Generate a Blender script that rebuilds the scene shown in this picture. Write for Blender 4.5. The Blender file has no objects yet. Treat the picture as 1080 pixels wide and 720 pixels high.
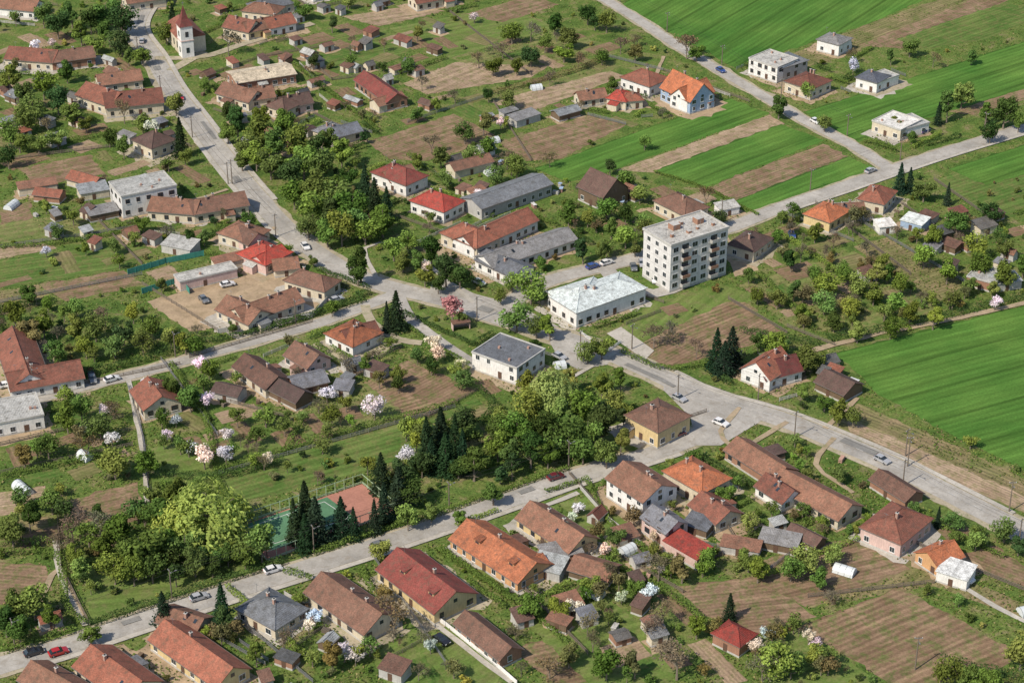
import bpy, math, random
import numpy as np
from mathutils import Vector
random.seed(7); RNG=np.random.default_rng(7)
D=bpy.data; SC=bpy.context.scene; COL=SC.collection
# ---------------------------------------------------------------- survey: photo plan -> ground metres
CH=283.0; DEP=math.radians(29.0); FP=2200.0
def P(px,py,z=0.0):
    a=(px-540)/FP; b=(360-py)/FP
    ry=math.cos(DEP)+b*math.sin(DEP); rz=-math.sin(DEP)+b*math.cos(DEP)
    t=(z-CH)/rz
    return (a*t, ry*t)
# ---------------------------------------------------------------- node helpers
def newmat(name):
    m=D.materials.new(name); m.use_nodes=True; nt=m.node_tree
    b=nt.nodes['Principled BSDF']; b.inputs['Roughness'].default_value=.85
    b.inputs['Specular IOR Level'].default_value=.25
    return m,nt,b
def N(nt,t,**k):
    n=nt.nodes.new(t)
    for a,v in k.items():
        if a in n.inputs: n.inputs[a].default_value=v
        else: setattr(n,a,v)
    return n
def ramp(nt,src,stops):
    r=N(nt,'ShaderNodeValToRGB'); e=r.color_ramp.elements
    while len(e)<len(stops): e.new(.5)
    for i,(p,c) in enumerate(stops):
        e[i].position=p; e[i].color=(c[0],c[1],c[2],1) if hasattr(c,'__len__') else (c,c,c,1)
    nt.links.new(src,r.inputs[0]); return r.outputs[0]
def mix(nt,a,b,f,mode='MIX'):
    m=N(nt,'ShaderNodeMix',data_type='RGBA',blend_type=mode)
    if hasattr(f,'links'): nt.links.new(f,m.inputs[0])
    else: m.inputs[0].default_value=f
    for s,i in ((a,6),(b,7)):
        if hasattr(s,'links'): nt.links.new(s,m.inputs[i])
        else: m.inputs[i].default_value=(s[0],s[1],s[2],1)
    return m.outputs[2]
def noise(nt,co,scale,detail=4,rough=.6,dist=0):
    n=N(nt,'ShaderNodeTexNoise',Scale=scale,Detail=min(detail,4),Roughness=rough,Distortion=dist)
    nt.links.new(co,n.inputs['Vector']); return n.outputs['Fac']
def coords(nt,kind='Object',scale=None):
    t=N(nt,'ShaderNodeTexCoord'); o=t.outputs[kind]
    if scale:
        m=N(nt,'ShaderNodeMapping'); m.inputs['Scale'].default_value=scale
        nt.links.new(o,m.inputs[0]); o=m.outputs[0]
    return o
def geo(nt): return N(nt,'ShaderNodeNewGeometry').outputs['Position']
def bump(nt,b,src,dist,strength=.6):
    n=N(nt,'ShaderNodeBump',Strength=strength,Distance=dist)
    nt.links.new(src,n.inputs['Height']); nt.links.new(n.outputs[0],b.inputs['Normal'])
def mul(c,k): return tuple(min(1,x*k) for x in c)
MATS={}
def roofmat(name,c,metal=False):
    m,nt,b=newmat('roof_'+name); co=coords(nt)
    n1=noise(nt,co,.35,5,.65); n2=noise(nt,coords(nt,'Object',(1.2,1.2,3)),2.2,3,.7)
    base=ramp(nt,n1,[(.25,mul(c,.66)),(.5,c),(.78,mul(c,1.3))])
    base=mix(nt,base,ramp(nt,n2,[(.3,.5),(.7,1.35)]),.85,'MULTIPLY')
    n3=noise(nt,co,.9,6,.7)
    base=mix(nt,base,(.09,.08,.06),ramp(nt,n3,[(.47,0),(.75,.7)]))
    oi=N(nt,'ShaderNodeObjectInfo'); base=mix(nt,base,ramp(nt,oi.outputs['Random'],[(0,(.58,.60,.64)),(.35,(.85,.88,.9)),(.7,(1,.97,.93)),(1,(1.18,1.12,1.05))]),1,'MULTIPLY')
    nt.links.new(base,b.inputs['Base Color'])
    w=N(nt,'ShaderNodeTexWave',Scale=.8 if metal else 1.1,Distortion=.3); w.bands_direction='X'; nt.links.new(co,w.inputs['Vector'])
    bump(nt,b,w.outputs['Fac'],.06,.7); b.inputs['Roughness'].default_value=.5 if metal else .8
    return m
for k,c in dict(orange=(.45,.16,.08),red=(.42,.075,.055),brown=(.225,.12,.085),dkbrown=(.12,.075,.065),redbrown=(.28,.11,.075),
        dkred=(.20,.058,.05),cream=(.52,.46,.36)).items(): MATS[k]=roofmat(k,c)
for k,c in dict(gray=(.22,.225,.235),lgray=(.42,.43,.42),white=(.74,.74,.72),bluew=(.62,.69,.70),dgray=(.12,.12,.12),slate=(.18,.19,.22)).items(): MATS[k]=roofmat(k,c,True)
def wallmat(name,c):
    m,nt,b=newmat('wall_'+name); co=coords(nt)
    n=noise(nt,co,.5,5,.7); n2=noise(nt,coords(nt,'Object',(3,3,.5)),1,4,.7)
    base=mix(nt,ramp(nt,n,[(.3,mul(c,.8)),(.65,c)]),ramp(nt,n2,[(.3,.72),(.6,1)]),.8,'MULTIPLY')
    nt.links.new(base,b.inputs['Base Color']); return m
for k,c in dict(cream=(.64,.57,.44),white=(.80,.79,.76),yellow=(.66,.52,.28),pink=(.64,.47,.42),grey=(.45,.44,.42),orange=(.62,.36,.18),
      brick=(.34,.19,.13),wood=(.17,.12,.08),blue=(.35,.46,.62),panel=(.68,.67,.65),teal=(.07,.28,.23),concrete=(.5,.49,.46),green=(.4,.52,.35)).items(): MATS['w_'+k]=wallmat(k,c)
def plain(name,c,r=.6,metal=0,spec=.4):
    m,nt,b=newmat(name)
    n=noise(nt,coords(nt),2.5,3,.6)
    nt.links.new(mix(nt,mul(c,.85),c,n),b.inputs['Base Color'])
    b.inputs['Roughness'].default_value=r; b.inputs['Metallic'].default_value=metal; b.inputs['Specular IOR Level'].default_value=spec
    MATS[name]=m; return m
plain('glass',(.03,.04,.05),.08,0,.8); plain('frame',(.7,.7,.68)); plain('darkframe',(.12,.07,.05)); plain('rubber',(.02,.02,.02),.8)
plain('metal_grey',(.35,.35,.36),.4,.6); plain('pole_wood',(.17,.14,.11),.9); plain('chimney',(.38,.24,.19),.9); plain('kerb',(.45,.44,.41),.9)
plain('paint_white',(.62,.62,.6),.7); plain('gutter',(.25,.22,.2),.5,.3); plain('plastic',(.62,.66,.67),.3)
for k,c in dict(red=(.4,.015,.015),white=(.75,.75,.75),silver=(.4,.41,.43),black=(.02,.02,.025),blue=(.03,.07,.25),maroon=(.13,.02,.03),gray=(.16,.17,.18),green=(.05,.12,.06)).items():
    m=plain('car_'+k,c,.25,0,.7); m.node_tree.nodes['Principled BSDF'].inputs['Coat Weight'].default_value=.6
def groundmat():
    m,nt,b=newmat('grass_ground'); g=geo(nt)
    n1=noise(nt,g,.03,4,.6,.5); n2=noise(nt,g,.14,6,.72,.5); n3=noise(nt,g,1.3,5,.75)
    a=ramp(nt,n1,[(.3,(.07,.125,.028)),(.5,(.115,.175,.04)),(.7,(.165,.20,.065))])
    d=ramp(nt,n2,[(.3,(.04,.075,.02)),(.45,(.095,.16,.036)),(.56,(.17,.19,.06)),(.64,(.25,.2,.115)),(.74,(.32,.235,.15))])
    c=mix(nt,a,d,.66); c=mix(nt,c,ramp(nt,n3,[(.28,.4),(.5,.95),(.75,1.55)]),.9,'MULTIPLY')
    nt.links.new(c,b.inputs['Base Color']); b.inputs['Roughness'].default_value=1; b.inputs['Specular IOR Level'].default_value=.05
    bump(nt,b,n3,.5,.8); return m
MATS['grass']=groundmat()
def fieldmat(name,c1,c2,period,rowstr,bumpd=.15,patch=.1,weed=None,tram=0,cm=None):
    m,nt,b=newmat(name); co=coords(nt)
    n1=noise(nt,co,patch,5,.65,.3); n2=noise(nt,co,1.6,5,.75); n0=noise(nt,coords(nt,'Object',(.03,.5,1)),1,3,.6)
    base=ramp(nt,n1,[(.3,c1),(.5,cm or tuple((x+y)/2 for x,y in zip(c1,c2))),(.68,c2)])
    if weed: base=mix(nt,base,weed,ramp(nt,noise(nt,co,.35,6,.75),[(.47,0),(.64,.85)]))
    base=mix(nt,base,ramp(nt,n2,[(.28,.6),(.72,1.35)]),.8,'MULTIPLY')
    base=mix(nt,base,ramp(nt,n0,[(.3,.68),(.7,1.25)]),.85,'MULTIPLY')
    w=N(nt,'ShaderNodeTexWave',Scale=.314/period,Distortion=1.6,Detail=3); w.inputs['Detail Scale'].default_value=.9; w.bands_direction='Y'
    nt.links.new(co,w.inputs['Vector'])
    base=mix(nt,base,ramp(nt,w.outputs['Fac'],[(.2,.6),(.8,1.15)]),rowstr,'MULTIPLY')
    if tram:
        w2=N(nt,'ShaderNodeTexWave',Scale=.314/14,Distortion=.15); w2.bands_direction='Y'; nt.links.new(co,w2.inputs['Vector'])
        base=mix(nt,base,ramp(nt,w2.outputs['Fac'],[(0,.55),(.03,1),(.5,1),(.85,1.12)]),tram,'MULTIPLY')
    nt.links.new(base,b.inputs['Base Color']); b.inputs['Roughness'].default_value=1; b.inputs['Specular IOR Level'].default_value=.05
    bump(nt,b,w.outputs['Fac'],bumpd,.7*max(rowstr,.3)); MATS[name]=m
fieldmat('soil',(.17,.11,.07),(.29,.2,.135),1.2,.3,weed=(.115,.14,.045))
fieldmat('soil_dry',(.26,.185,.125),(.40,.30,.21),1.0,.3,weed=(.19,.18,.08))
fieldmat('soil_rows',(.17,.11,.068),(.29,.2,.13),1.7,.45,weed=(.115,.15,.045))
fieldmat('crop',(.05,.135,.024),(.10,.19,.038),2.2,.2,patch=.03,tram=.7)
fieldmat('crop_dark',(.06,.13,.026),(.13,.18,.05),1.8,.28,patch=.08,weed=(.16,.16,.06))
fieldmat('meadow',(.09,.15,.036),(.19,.2,.075),3,.1,patch=.12,weed=(.22,.185,.09))
fieldmat('meadow_mix',(.12,.145,.045),(.26,.2,.115),1.4,.35,patch=.12)
fieldmat('lawn',(.09,.16,.034),(.16,.20,.058),3,.08,patch=.1,weed=(.17,.18,.07))
def surf(name,c,k=.12,lo=.8,hi=1.12,dirt=None,amt=.6):
    m,nt,b=newmat(name); g=geo(nt)
    n=noise(nt,g,k,5,.65,.3); n2=noise(nt,g,1.8,5,.7); n3=noise(nt,g,.5,6,.75,.6)
    c0=mix(nt,ramp(nt,n,[(.3,mul(c,lo)),(.7,mul(c,hi))]),ramp(nt,n2,[(.3,.8),(.7,1.12)]),.8,'MULTIPLY')
    c0=mix(nt,c0,dirt or mul(c,.62),ramp(nt,n3,[(.5,0),(.7,amt)]))
    nt.links.new(c0,b.inputs['Base Color']); b.inputs['Roughness'].default_value=.95; bump(nt,b,n2,.04,.5); MATS[name]=m
surf('asphalt',(.39,.37,.335),.1,.68,1.15,dirt=(.24,.21,.17),amt=.7); surf('asphalt_patch',(.22,.215,.20)); surf('verge',(.38,.33,.24),dirt=(.13,.16,.05),amt=.85); surf('pavement',(.44,.41,.36),dirt=(.2,.19,.12))
surf('dirt',(.36,.28,.19),dirt=(.13,.16,.055)); surf('yard',(.38,.285,.185),.2,.7,1.2,dirt=(.19,.155,.08)); surf('clay',(.40,.19,.14)); surf('courtgreen',(.10,.22,.12))
def folmat(name,transl=.35):
    m=D.materials.new(name); m.use_nodes=True; nt=m.node_tree; nt.nodes.clear()
    o=N(nt,'ShaderNodeOutputMaterial'); oi=N(nt,'ShaderNodeObjectInfo'); at=N(nt,'ShaderNodeAttribute'); at.attribute_name='tone'
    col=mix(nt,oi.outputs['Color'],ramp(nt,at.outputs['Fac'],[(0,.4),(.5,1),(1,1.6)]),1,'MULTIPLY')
    d=N(nt,'ShaderNodeBsdfDiffuse'); t=N(nt,'ShaderNodeBsdfTranslucent'); mx=N(nt,'ShaderNodeMixShader',Fac=transl)
    nt.links.new(col,d.inputs[0]); nt.links.new(col,t.inputs[0]); nt.links.new(d.outputs[0],mx.inputs[1]); nt.links.new(t.outputs[0],mx.inputs[2]); nt.links.new(mx.outputs[0],o.inputs[0])
    MATS[name]=m
folmat('leaf'); plain('bark',(.2,.165,.13),.95)
# ---------------------------------------------------------------- mesh builder
class MB:
    def __init__(s): s.v=[];s.f=[];s.m=[];s.mats=[]
    def mi(s,k):
        if k not in s.mats: s.mats.append(k)
        return s.mats.index(k)
    def face(s,pts,k):
        n=len(s.v); s.v+=[tuple(p) for p in pts]; s.f.append(tuple(range(n,n+len(pts)))); s.m.append(s.mi(k))
    def hexa(s,b,t,k,kt=None):
        n=len(b)
        s.face(t,kt or k); s.face(b[::-1],k)
        for i in range(n): j=(i+1)%n; s.face([b[i],b[j],t[j],t[i]],k)
    def box(s,x0,y0,z0,x1,y1,z1,k,kt=None):
        s.hexa([(x0,y0,z0),(x1,y0,z0),(x1,y1,z0),(x0,y1,z0)],[(x0,y0,z1),(x1,y0,z1),(x1,y1,z1),(x0,y1,z1)],k,kt)
    def cone(s,a,b,ra,rb,k,n=6):
        a=Vector(a);b=Vector(b);d=(b-a).normalized(); u=d.orthogonal().normalized(); w=d.cross(u)
        A=[a+(u*math.cos(2*math.pi*i/n)+w*math.sin(2*math.pi*i/n))*ra for i in range(n)]
        B=[b+(u*math.cos(2*math.pi*i/n)+w*math.sin(2*math.pi*i/n))*rb for i in range(n)]
        for i in range(n): j=(i+1)%n; s.face([A[i],A[j],B[j],B[i]],k)
        s.face(B,k); s.face(A[::-1],k)
    def mesh(s,name):
        me=D.meshes.new(name); me.from_pydata(s.v,[],s.f); me.polygons.foreach_set('material_index',s.m)
        for k in s.mats: me.materials.append(MATS[k])
        me.update(); return me
    def obj(s,name,parent=None,loc=(0,0,0),rot=0):
        o=D.objects.new(name,s.mesh(name)); COL.objects.link(o); o.location=loc; o.rotation_euler=(0,0,rot)
        if parent: o.parent=parent
        return o
def empty(name,loc,rot=0):
    e=D.objects.new(name,None); COL.objects.link(e); e.location=loc; e.rotation_euler=(0,0,rot); e.empty_display_size=1; return e
GX0,GY0,GW,GH=-420,280,840,900
MASK=np.zeros((GH,GW),bool); LOW=np.zeros((GH,GW),bool)
gx,gy=np.meshgrid(np.arange(GW)+GX0+.5,np.arange(GH)+GY0+.5)
def markpoly(pts,M,grow=0):
    xs=[p[0] for p in pts]; ys=[p[1] for p in pts]
    i0=max(0,int(min(xs)-grow-GX0)-1); i1=min(GW,int(max(xs)+grow-GX0)+2); j0=max(0,int(min(ys)-grow-GY0)-1); j1=min(GH,int(max(ys)+grow-GY0)+2)
    if i1<=i0 or j1<=j0: return
    X=gx[j0:j1,i0:i1]; Y=gy[j0:j1,i0:i1]; ins=np.zeros(X.shape,bool); n=len(pts)
    for i in range(n):
        ax,ay=pts[i]; bx,by=pts[(i+1)%n]
        if ay!=by:
            c=((ay>Y)!=(by>Y))&(X<(bx-ax)*(Y-ay)/(by-ay)+ax); ins^=c
        if grow:
            L2=(bx-ax)**2+(by-ay)**2+1e-9; t=np.clip(((X-ax)*(bx-ax)+(Y-ay)*(by-ay))/L2,0,1)
            near=(X-ax-t*(bx-ax))**2+(Y-ay-t*(by-ay))**2<grow*grow
            M[j0:j1,i0:i1]|=near
    M[j0:j1,i0:i1]|=ins
def occ(x,y,M):
    i=int(x-GX0); j=int(y-GY0)
    return not(0<=i<GW and 0<=j<GH) or M[j,i]
# ---------------------------------------------------------------- ground + patches
mb=MB(); mb.face([(-5000,-1500,0),(5000,-1500,0),(5000,9000,0),(-5000,9000,0)],'grass'); mb.obj('ground')
LV=[]
def patch(name,pts,k,low=True,tree=True,jit=.35,world=False):
    w=[P(*p) for p in pts] if not world else pts
    bb=(min(p[0] for p in w)-1,max(p[0] for p in w)+1,min(p[1] for p in w)-1,max(p[1] for p in w)+1)
    lv=1+max([l for b,l in LV if not(b[0]>bb[1] or b[1]<bb[0] or b[2]>bb[3] or b[3]<bb[2])]+[0]); LV.append((bb,lv)); z=.01+.004*lv
    ox,oy=w[0]; ang=math.atan2(w[1][1]-oy,w[1][0]-ox); ca,sa=math.cos(-ang),math.sin(-ang)
    out=[]
    for i in range(len(w)):
        a=w[i]; b=w[(i+1)%len(w)]; L=math.dist(a,b); n=max(1,int(L/2.0))
        for t in range(n):
            x=a[0]+(b[0]-a[0])*t/n; y=a[1]+(b[1]-a[1])*t/n
            if t: x+=random.gauss(0,jit); y+=random.gauss(0,jit)
            out.append((x,y))
    m=MB(); m.face([((x-ox)*ca-(y-oy)*sa,(x-ox)*sa+(y-oy)*ca,0) for x,y in out],k)
    m.obj(name,None,(ox,oy,z),ang)
    if low: markpoly(w,LOW)
    if tree: markpoly(w,MASK,1)
F='crop_field';T='ploughed_field';Mw='meadow'
FIELDS=[
(F,[(882,372),(1095,318),(1180,470),(1090,500),(1010,462),(925,415)],'crop'),
(F,[(655,5),(720,-30),(1040,-30),(925,22),(775,72),(735,50),(690,25)],'crop'),
(T,[(780,78),(925,22),(1060,-25),(1100,-25),(1010,18),(850,72)],'meadow_mix'),
(T,[(905,48),(1050,-10),(1085,-10),(1060,2),(960,52)],'soil'),
(F,[(945,42),(1060,2),(1100,15),(1040,42),(975,52)],'crop_dark'),
(F,[(848,118),(1100,38),(1100,88),(1000,118),(905,150)],'crop'),
(T,[(1000,118),(1100,88),(1100,100),(1030,122)],'soil'),
(F,[(563,178),(770,104),(812,120),(640,182),(600,192)],'crop'),
(T,[(650,180),(812,121),(828,131),(690,182)],'soil_dry'),
(F,[(690,180),(824,131),(870,148),(745,198)],'crop'),
(T,[(745,198),(868,152),(895,165),(775,212)],'soil'),
(F,[(775,212),(895,165),(922,178),(800,228)],'crop'),
(T,[(525,150),(620,122),(660,132),(590,168),(555,170)],'soil'),
(T,[(515,108),(640,74),(660,80),(560,118)],'soil_dry'),
(Mw,[(500,100),(640,62),(655,72),(515,108)],'meadow'),
(T,[(388,150),(478,120),(528,146),(450,170),(410,168)],'soil'),
(T,[(425,88),(480,66),(580,68),(560,82),(450,100)],'soil_dry'),
(Mw,[(480,66),(590,30),(640,48),(590,70)],'meadow'),
(Mw,[(410,30),(530,8),(590,30),(470,62)],'lawn'),
(Mw,[(310,45),(400,28),(440,52),(350,82)],'crop_dark'),
(T,[(490,15),(560,-5),(590,5),(530,24)],'soil'),
(T,[(360,18),(440,5),(470,12),(400,28)],'soil_dry'),
(T,[(18,178),(95,163),(112,184),(45,196)],'soil'),
(T,[(0,222),(32,212),(38,248),(0,258)],'soil'),
(T,[(-10,262),(45,256),(60,262),(-10,275)],'soil_dry'),
(Mw,[(-10,276),(120,258),(160,262),(140,282),(-10,306)],'crop_dark'),
(T,[(40,300),(130,285),(150,300),(70,318)],'soil'),
(T,[(-10,308),(40,300),(60,318),(-10,335)],'meadow_mix'),
(Mw,[(-10,238),(70,225),(140,240),(60,256),(-10,262)],'meadow'),
(T,[(655,372),(768,316),(830,352),(765,372),(700,388)],'soil'),
(T,[(700,345),(780,315),(800,328),(725,360)],'soil_rows'),
(T,[(905,425),(1010,470),(1095,512),(1095,548),(1000,505),(905,465),(870,452)],'meadow_mix'),
(T,[(893,440),(980,478),(1095,528),(1095,545),(990,502),(895,462)],'soil_dry'),
(T,[(380,405),(430,380),(502,412),(440,448),(400,430)],'soil'),
(T,[(340,470),(430,448),(462,450),(380,478)],'soil_dry'),
(T,[(380,430),(430,415),(455,425),(400,445)],'soil_rows'),
(T,[(68,528),(145,508),(152,536),(85,552)],'soil'),
(T,[(-10,520),(48,512),(60,530),(-10,548)],'soil_dry'),
(T,[(-10,592),(48,596),(56,622),(-10,642)],'soil'),
(Mw,[(-10,548),(50,545),(58,575),(-10,590)],'meadow_mix'),
(Mw,[(145,475),(250,455),(330,475),(250,515),(150,525)],'lawn'),
(Mw,[(225,502),(480,430),(520,460),(300,520),(230,535)],'crop_dark'),
(T,[(712,618),(800,608),(862,650),(800,668),(740,648)],'soil'),
(T,[(850,640),(945,575),(1000,600),(1085,640),(1085,655),(985,618)],'meadow_mix'),
(T,[(842,662),(950,618),(1075,690),(1040,716),(940,722)],'soil_rows'),
(T,[(800,590),(905,565),(960,600),(850,640),(800,612)],'soil'),
(Mw,[(800,672),(842,662),(930,720),(900,740),(820,740)],'lawn'),
(T,[(1000,588),(1085,620),(1085,600),(1050,575)],'soil'),
(T,[(540,682),(585,672),(640,712),(590,728)],'soil_rows'),
(Mw,[(390,690),(450,655),(540,705),(500,740),(420,740)],'lawn'),
(Mw,[(555,655),(640,630),(720,690),(700,740),(640,740)],'lawn'),
(Mw,[(590,530),(635,520),(680,560),(640,580)],'lawn'),
(Mw,[(85,600),(230,590),(265,600),(250,612),(95,652)],'lawn'),
(Mw,[(420,335),(445,328),(500,352),(490,372)],'lawn'),
(Mw,[(650,350),(690,318),(760,300),(820,318),(768,318),(672,362)],'lawn'),
(Mw,[(780,300),(900,265),(1000,330),(900,355),(830,345)],'meadow'),
(T,[(900,260),(935,250),(1020,300),(990,318)],'meadow_mix'),
(Mw,[(985,190),(1095,155),(1095,220),(1050,235)],'crop_dark'),
(Mw,[(1000,178),(1095,148),(1095,180),(1040,195)],'crop'),
(T,[(768,250),(800,285),(775,292),(765,270)],'yard'),
(T,[(155,318),(285,284),(345,312),(330,330),(200,350)],'yard'),
(T,[(540,372),(560,392),(500,392)],'yard'),
(Mw,[(200,380),(265,372),(260,400),(215,405)],'lawn'),
(Mw,[(320,420),(380,400),(440,448),(340,470),(300,440)],'meadow'),
]
for n,p,k in FIELDS: patch(n,p,k,low=(k not in('meadow','meadow_mix')),tree=(n!=Mw) or k=='crop')
def smooth(pts,step=4):
    w=[np.array(p) for p in pts]; w=[2*w[0]-w[1]]+w+[2*w[-1]-w[-2]]; out=[]
    for i in range(1,len(w)-2):
        n=max(2,int(np.linalg.norm(w[i+1]-w[i])/step))
        for t in range(n):
            t/=n; p=.5*((2*w[i])+(-w[i-1]+w[i+1])*t+(2*w[i-1]-5*w[i]+4*w[i+1]-w[i+2])*t*t+(-w[i-1]+3*w[i]-3*w[i+1]+w[i+2])*t**3); out.append(p)
    out.append(w[-2]); return out
RZ=[.15]
def ribbon(name,px,hw,k,z=None,off=0,thick=0,mark=True,jit=0,world=None):
    if z is None: RZ[0]+=.004; z=RZ[0]
    c=world or smooth([P(*p) for p in px]); m=MB(); n=len(c); L=[];R=[]
    for i in range(n):
        d=c[min(i+1,n-1)]-c[max(i-1,0)]; d=d/np.linalg.norm(d); nn=np.array([-d[1],d[0]])
        L.append(c[i]+nn*(off+hw+random.gauss(0,jit))); R.append(c[i]+nn*(off-hw-random.gauss(0,jit)))
    for i in range(n-1):
        a,b,cc,d=R[i],R[i+1],L[i+1],L[i]
        m.face([(*a,z),(*b,z),(*cc,z),(*d,z)],k)
        if thick: 
            for u,v in((a,b),(cc,d)): m.face([(*u,z-thick),(*v,z-thick),(*v,z),(*u,z)],'kerb')
        if mark: 
            q=[tuple(a),tuple(b),tuple(cc),tuple(d)]; markpoly(q,MASK,2.2); markpoly(q,LOW,.6)
    m.obj(name); return c
R1=[(185,-30),(158,0),(143,30),(163,62),(182,95),(205,125),(226,153),(252,186),(276,214),(300,240),(330,264),(362,284),(400,300),(445,311),(490,322),(530,335),(580,352),(640,372),(700,398),(745,420),(790,432),(835,446),(885,466),(940,490),(1000,520),(1090,566),(1200,622)]
R2=[(530,325),(570,300),(620,285),(680,270),(770,240),(830,217),(885,199),(940,180),(1000,160),(1090,133),(1200,100)]
R3=[(560,-45),(655,10),(720,52),(785,90),(850,128),(900,154),(938,178)]
R4=[(-100,735),(0,702),(60,685),(150,655),(250,622),(340,594),(430,565),(520,534),(610,502),(690,478),(735,460),(765,436)]
R5=[(-100,460),(0,432),(60,415),(130,398),(190,382),(260,362),(330,343),(380,325),(418,310)]
ROADS=[(R1,3.6,1.6),(R2,3,1),(R3,2.5,1.1),(R4,3.1,1.2),(R5,2.3,.9)]
for r,w,v in ROADS: ribbon('road_verge',r,w+v,'verge',z=.12+.005*ROADS.index((r,w,v)),jit=.35)
def plaza(pts,k='asphalt',name='village_square'):
    w=[P(*p) for p in pts]; RZ[0]+=.004; m=MB(); m.face([(x,y,RZ[0]) for x,y in w],k); m.obj(name); markpoly(w,MASK,1); markpoly(w,LOW)
plaza([(455,300),(475,297),(500,310),(545,322),(590,345),(578,345),(530,345),(480,328),(450,318)])
plaza([(575,352),(600,350),(622,362),(650,372),(640,385),(610,390),(590,380)])
plaza([(700,392),(735,402),(800,425),(815,432),(800,446),(760,470),(735,470),(728,440),(700,412)])
plaza([(640,352),(655,345),(690,370),(680,380)],'pavement','driveway')
for r,w,v in ROADS: ribbon('road',r,w,'asphalt',jit=.06)
R1Z=.15+.004*5
ribbon('side_road',[(420,312),(432,335),(460,358),(490,378),(515,392)],1.9,'asphalt')
ribbon('side_road',[(385,322),(392,340),(420,358),(445,362)],1.4,'verge')
ribbon('side_road',[(640,285),(655,300),(690,310),(720,300)],2.6,'asphalt')
ribbon('side_road',[(215,55),(180,75)],2,'verge')
ribbon('side_road',[(163,62),(215,60),(262,45),(330,25)],1.9,'verge')
for p,k in [([(40,640),(62,600),(85,650)],'dirt'),([(135,400),(150,470),(155,530)],'pavement'),([(58,570),(65,610),(90,660)],'pavement'),([(400,300),(385,262),(420,255)],'pavement'),([(500,320),(470,295),(440,270)],'pavement'),([(870,452),(905,420)],'dirt'),
          ([(455,655),(500,690),(540,720)],'pavement'),([(560,540),(610,520)],'pavement'),([(985,600),(1050,640),(1090,660)],'pavement'),([(650,372),(600,400)],'pavement'),([(830,445),(790,470)],'dirt'),([(880,462),(860,490),(900,520)],'dirt'),([(400,665),(370,690)],'pavement'),([(700,60),(690,85)],'dirt'),([(240,200),(200,212),(140,215)],'dirt'),([(290,240),(262,262)],'dirt'),([(780,430),(760,455),(770,470)],'dirt')]:
    ribbon('footpath',p,.7,k,jit=.12)
ribbon('dirt_track',[(850,372),(880,364),(930,352),(1000,338),(1090,318)],1.0,'dirt',jit=.2)
def frac(pts,a,b):
    c=smooth([P(*p) for p in pts]); n=len(c); return c[int(a*n):int(b*n)]
# repaired strips in the carriageway
RZ[0]+=.01
for rd,a,b,o,hw in ((R1,.10,.125,1.4,1.1),(R1,.2,.22,-1.2,1.3),(R1,.31,.35,1.6,.7),(R1,.4,.415,-1.5,1.2),(R1,.62,.64,1,1.4),(R1,.72,.76,-1.8,.8),(R1,.84,.86,1.2,1.3),(R4,.25,.29,1.2,.8),(R4,.5,.52,-1,1.2),(R4,.7,.73,1.3,.9),(R4,.38,.395,0,1.5),(R5,.4,.43,.6,.9),(R2,.5,.53,-1,1),(R2,.3,.315,.9,1.2),(R3,.5,.52,.5,1)):
    c=frac(rd,a,b)
    if len(c)>1: ribbon('asphalt_repair',None,hw,'asphalt_patch',off=o,world=c,mark=False,jit=.08)
PZ=RZ[0]+.02
ribbon('pavement',None,.8,'pavement',z=PZ,off=4.7,thick=.13,world=frac(R1,.05,.45))
ribbon('pavement',None,.8,'pavement',z=PZ,off=-4.7,thick=.13,world=frac(R1,.30,.52))
ribbon('pavement',None,.7,'pavement',z=PZ,off=4.6,thick=.13,world=frac(R1,.74,.93))
ribbon('pavement',None,.7,'pavement',z=PZ,off=-4.1,thick=.13,world=frac(R4,.12,.92))
ribbon('pavement',None,.6,'pavement',z=PZ,off=-3.9,thick=.13,world=frac(R2,.40,.9))
def dashes(name,pts,a,b,off,hw,l,g):
    c=frac(pts,a,b); m=MB(); z=RZ[0]+.005
    for i in range(1,len(c)-1):
        d=c[i+1]-c[i-1]; d/=np.linalg.norm(d); nn=np.array([-d[1],d[0]])
        if g and i%2: continue
        e=c[i]+nn*off; f=c[i]+d*l+nn*off
        m.face([(*(e-nn*hw),z),(*(f-nn*hw),z),(*(f+nn*hw),z),(*(e+nn*hw),z)],'paint_white')
    m.obj(name)
dashes('road_marking',R1,.05,.46,0,.06,2.2,True); dashes('road_marking',R1,.72,.96,0,.06,2.2,True)
patch('tennis_court',[(246,556),(382,510),(418,540),(282,592)],'clay',jit=0)
patch('tennis_court_surface',[(252,555),(345,524),(378,548),(288,580)],'courtgreen',jit=0)
def lines(pts,z=.07,w=.08,k='paint_white',name='court_lines'):
    m=MB()
    for a,b in pts:
        a=np.array(P(*a));b=np.array(P(*b)); d=(b-a)/np.linalg.norm(b-a); nn=np.array([-d[1],d[0]])*w
        m.face([(*(a-nn),z),(*(b-nn),z),(*(b+nn),z),(*(a+nn),z)],k); z+=.004
    m.obj(name)
lines([((262,556),(342,529)),((342,529),(368,546)),((368,546),(290,573)),((290,573),(262,556)),((302,542),(328,560))])
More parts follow.
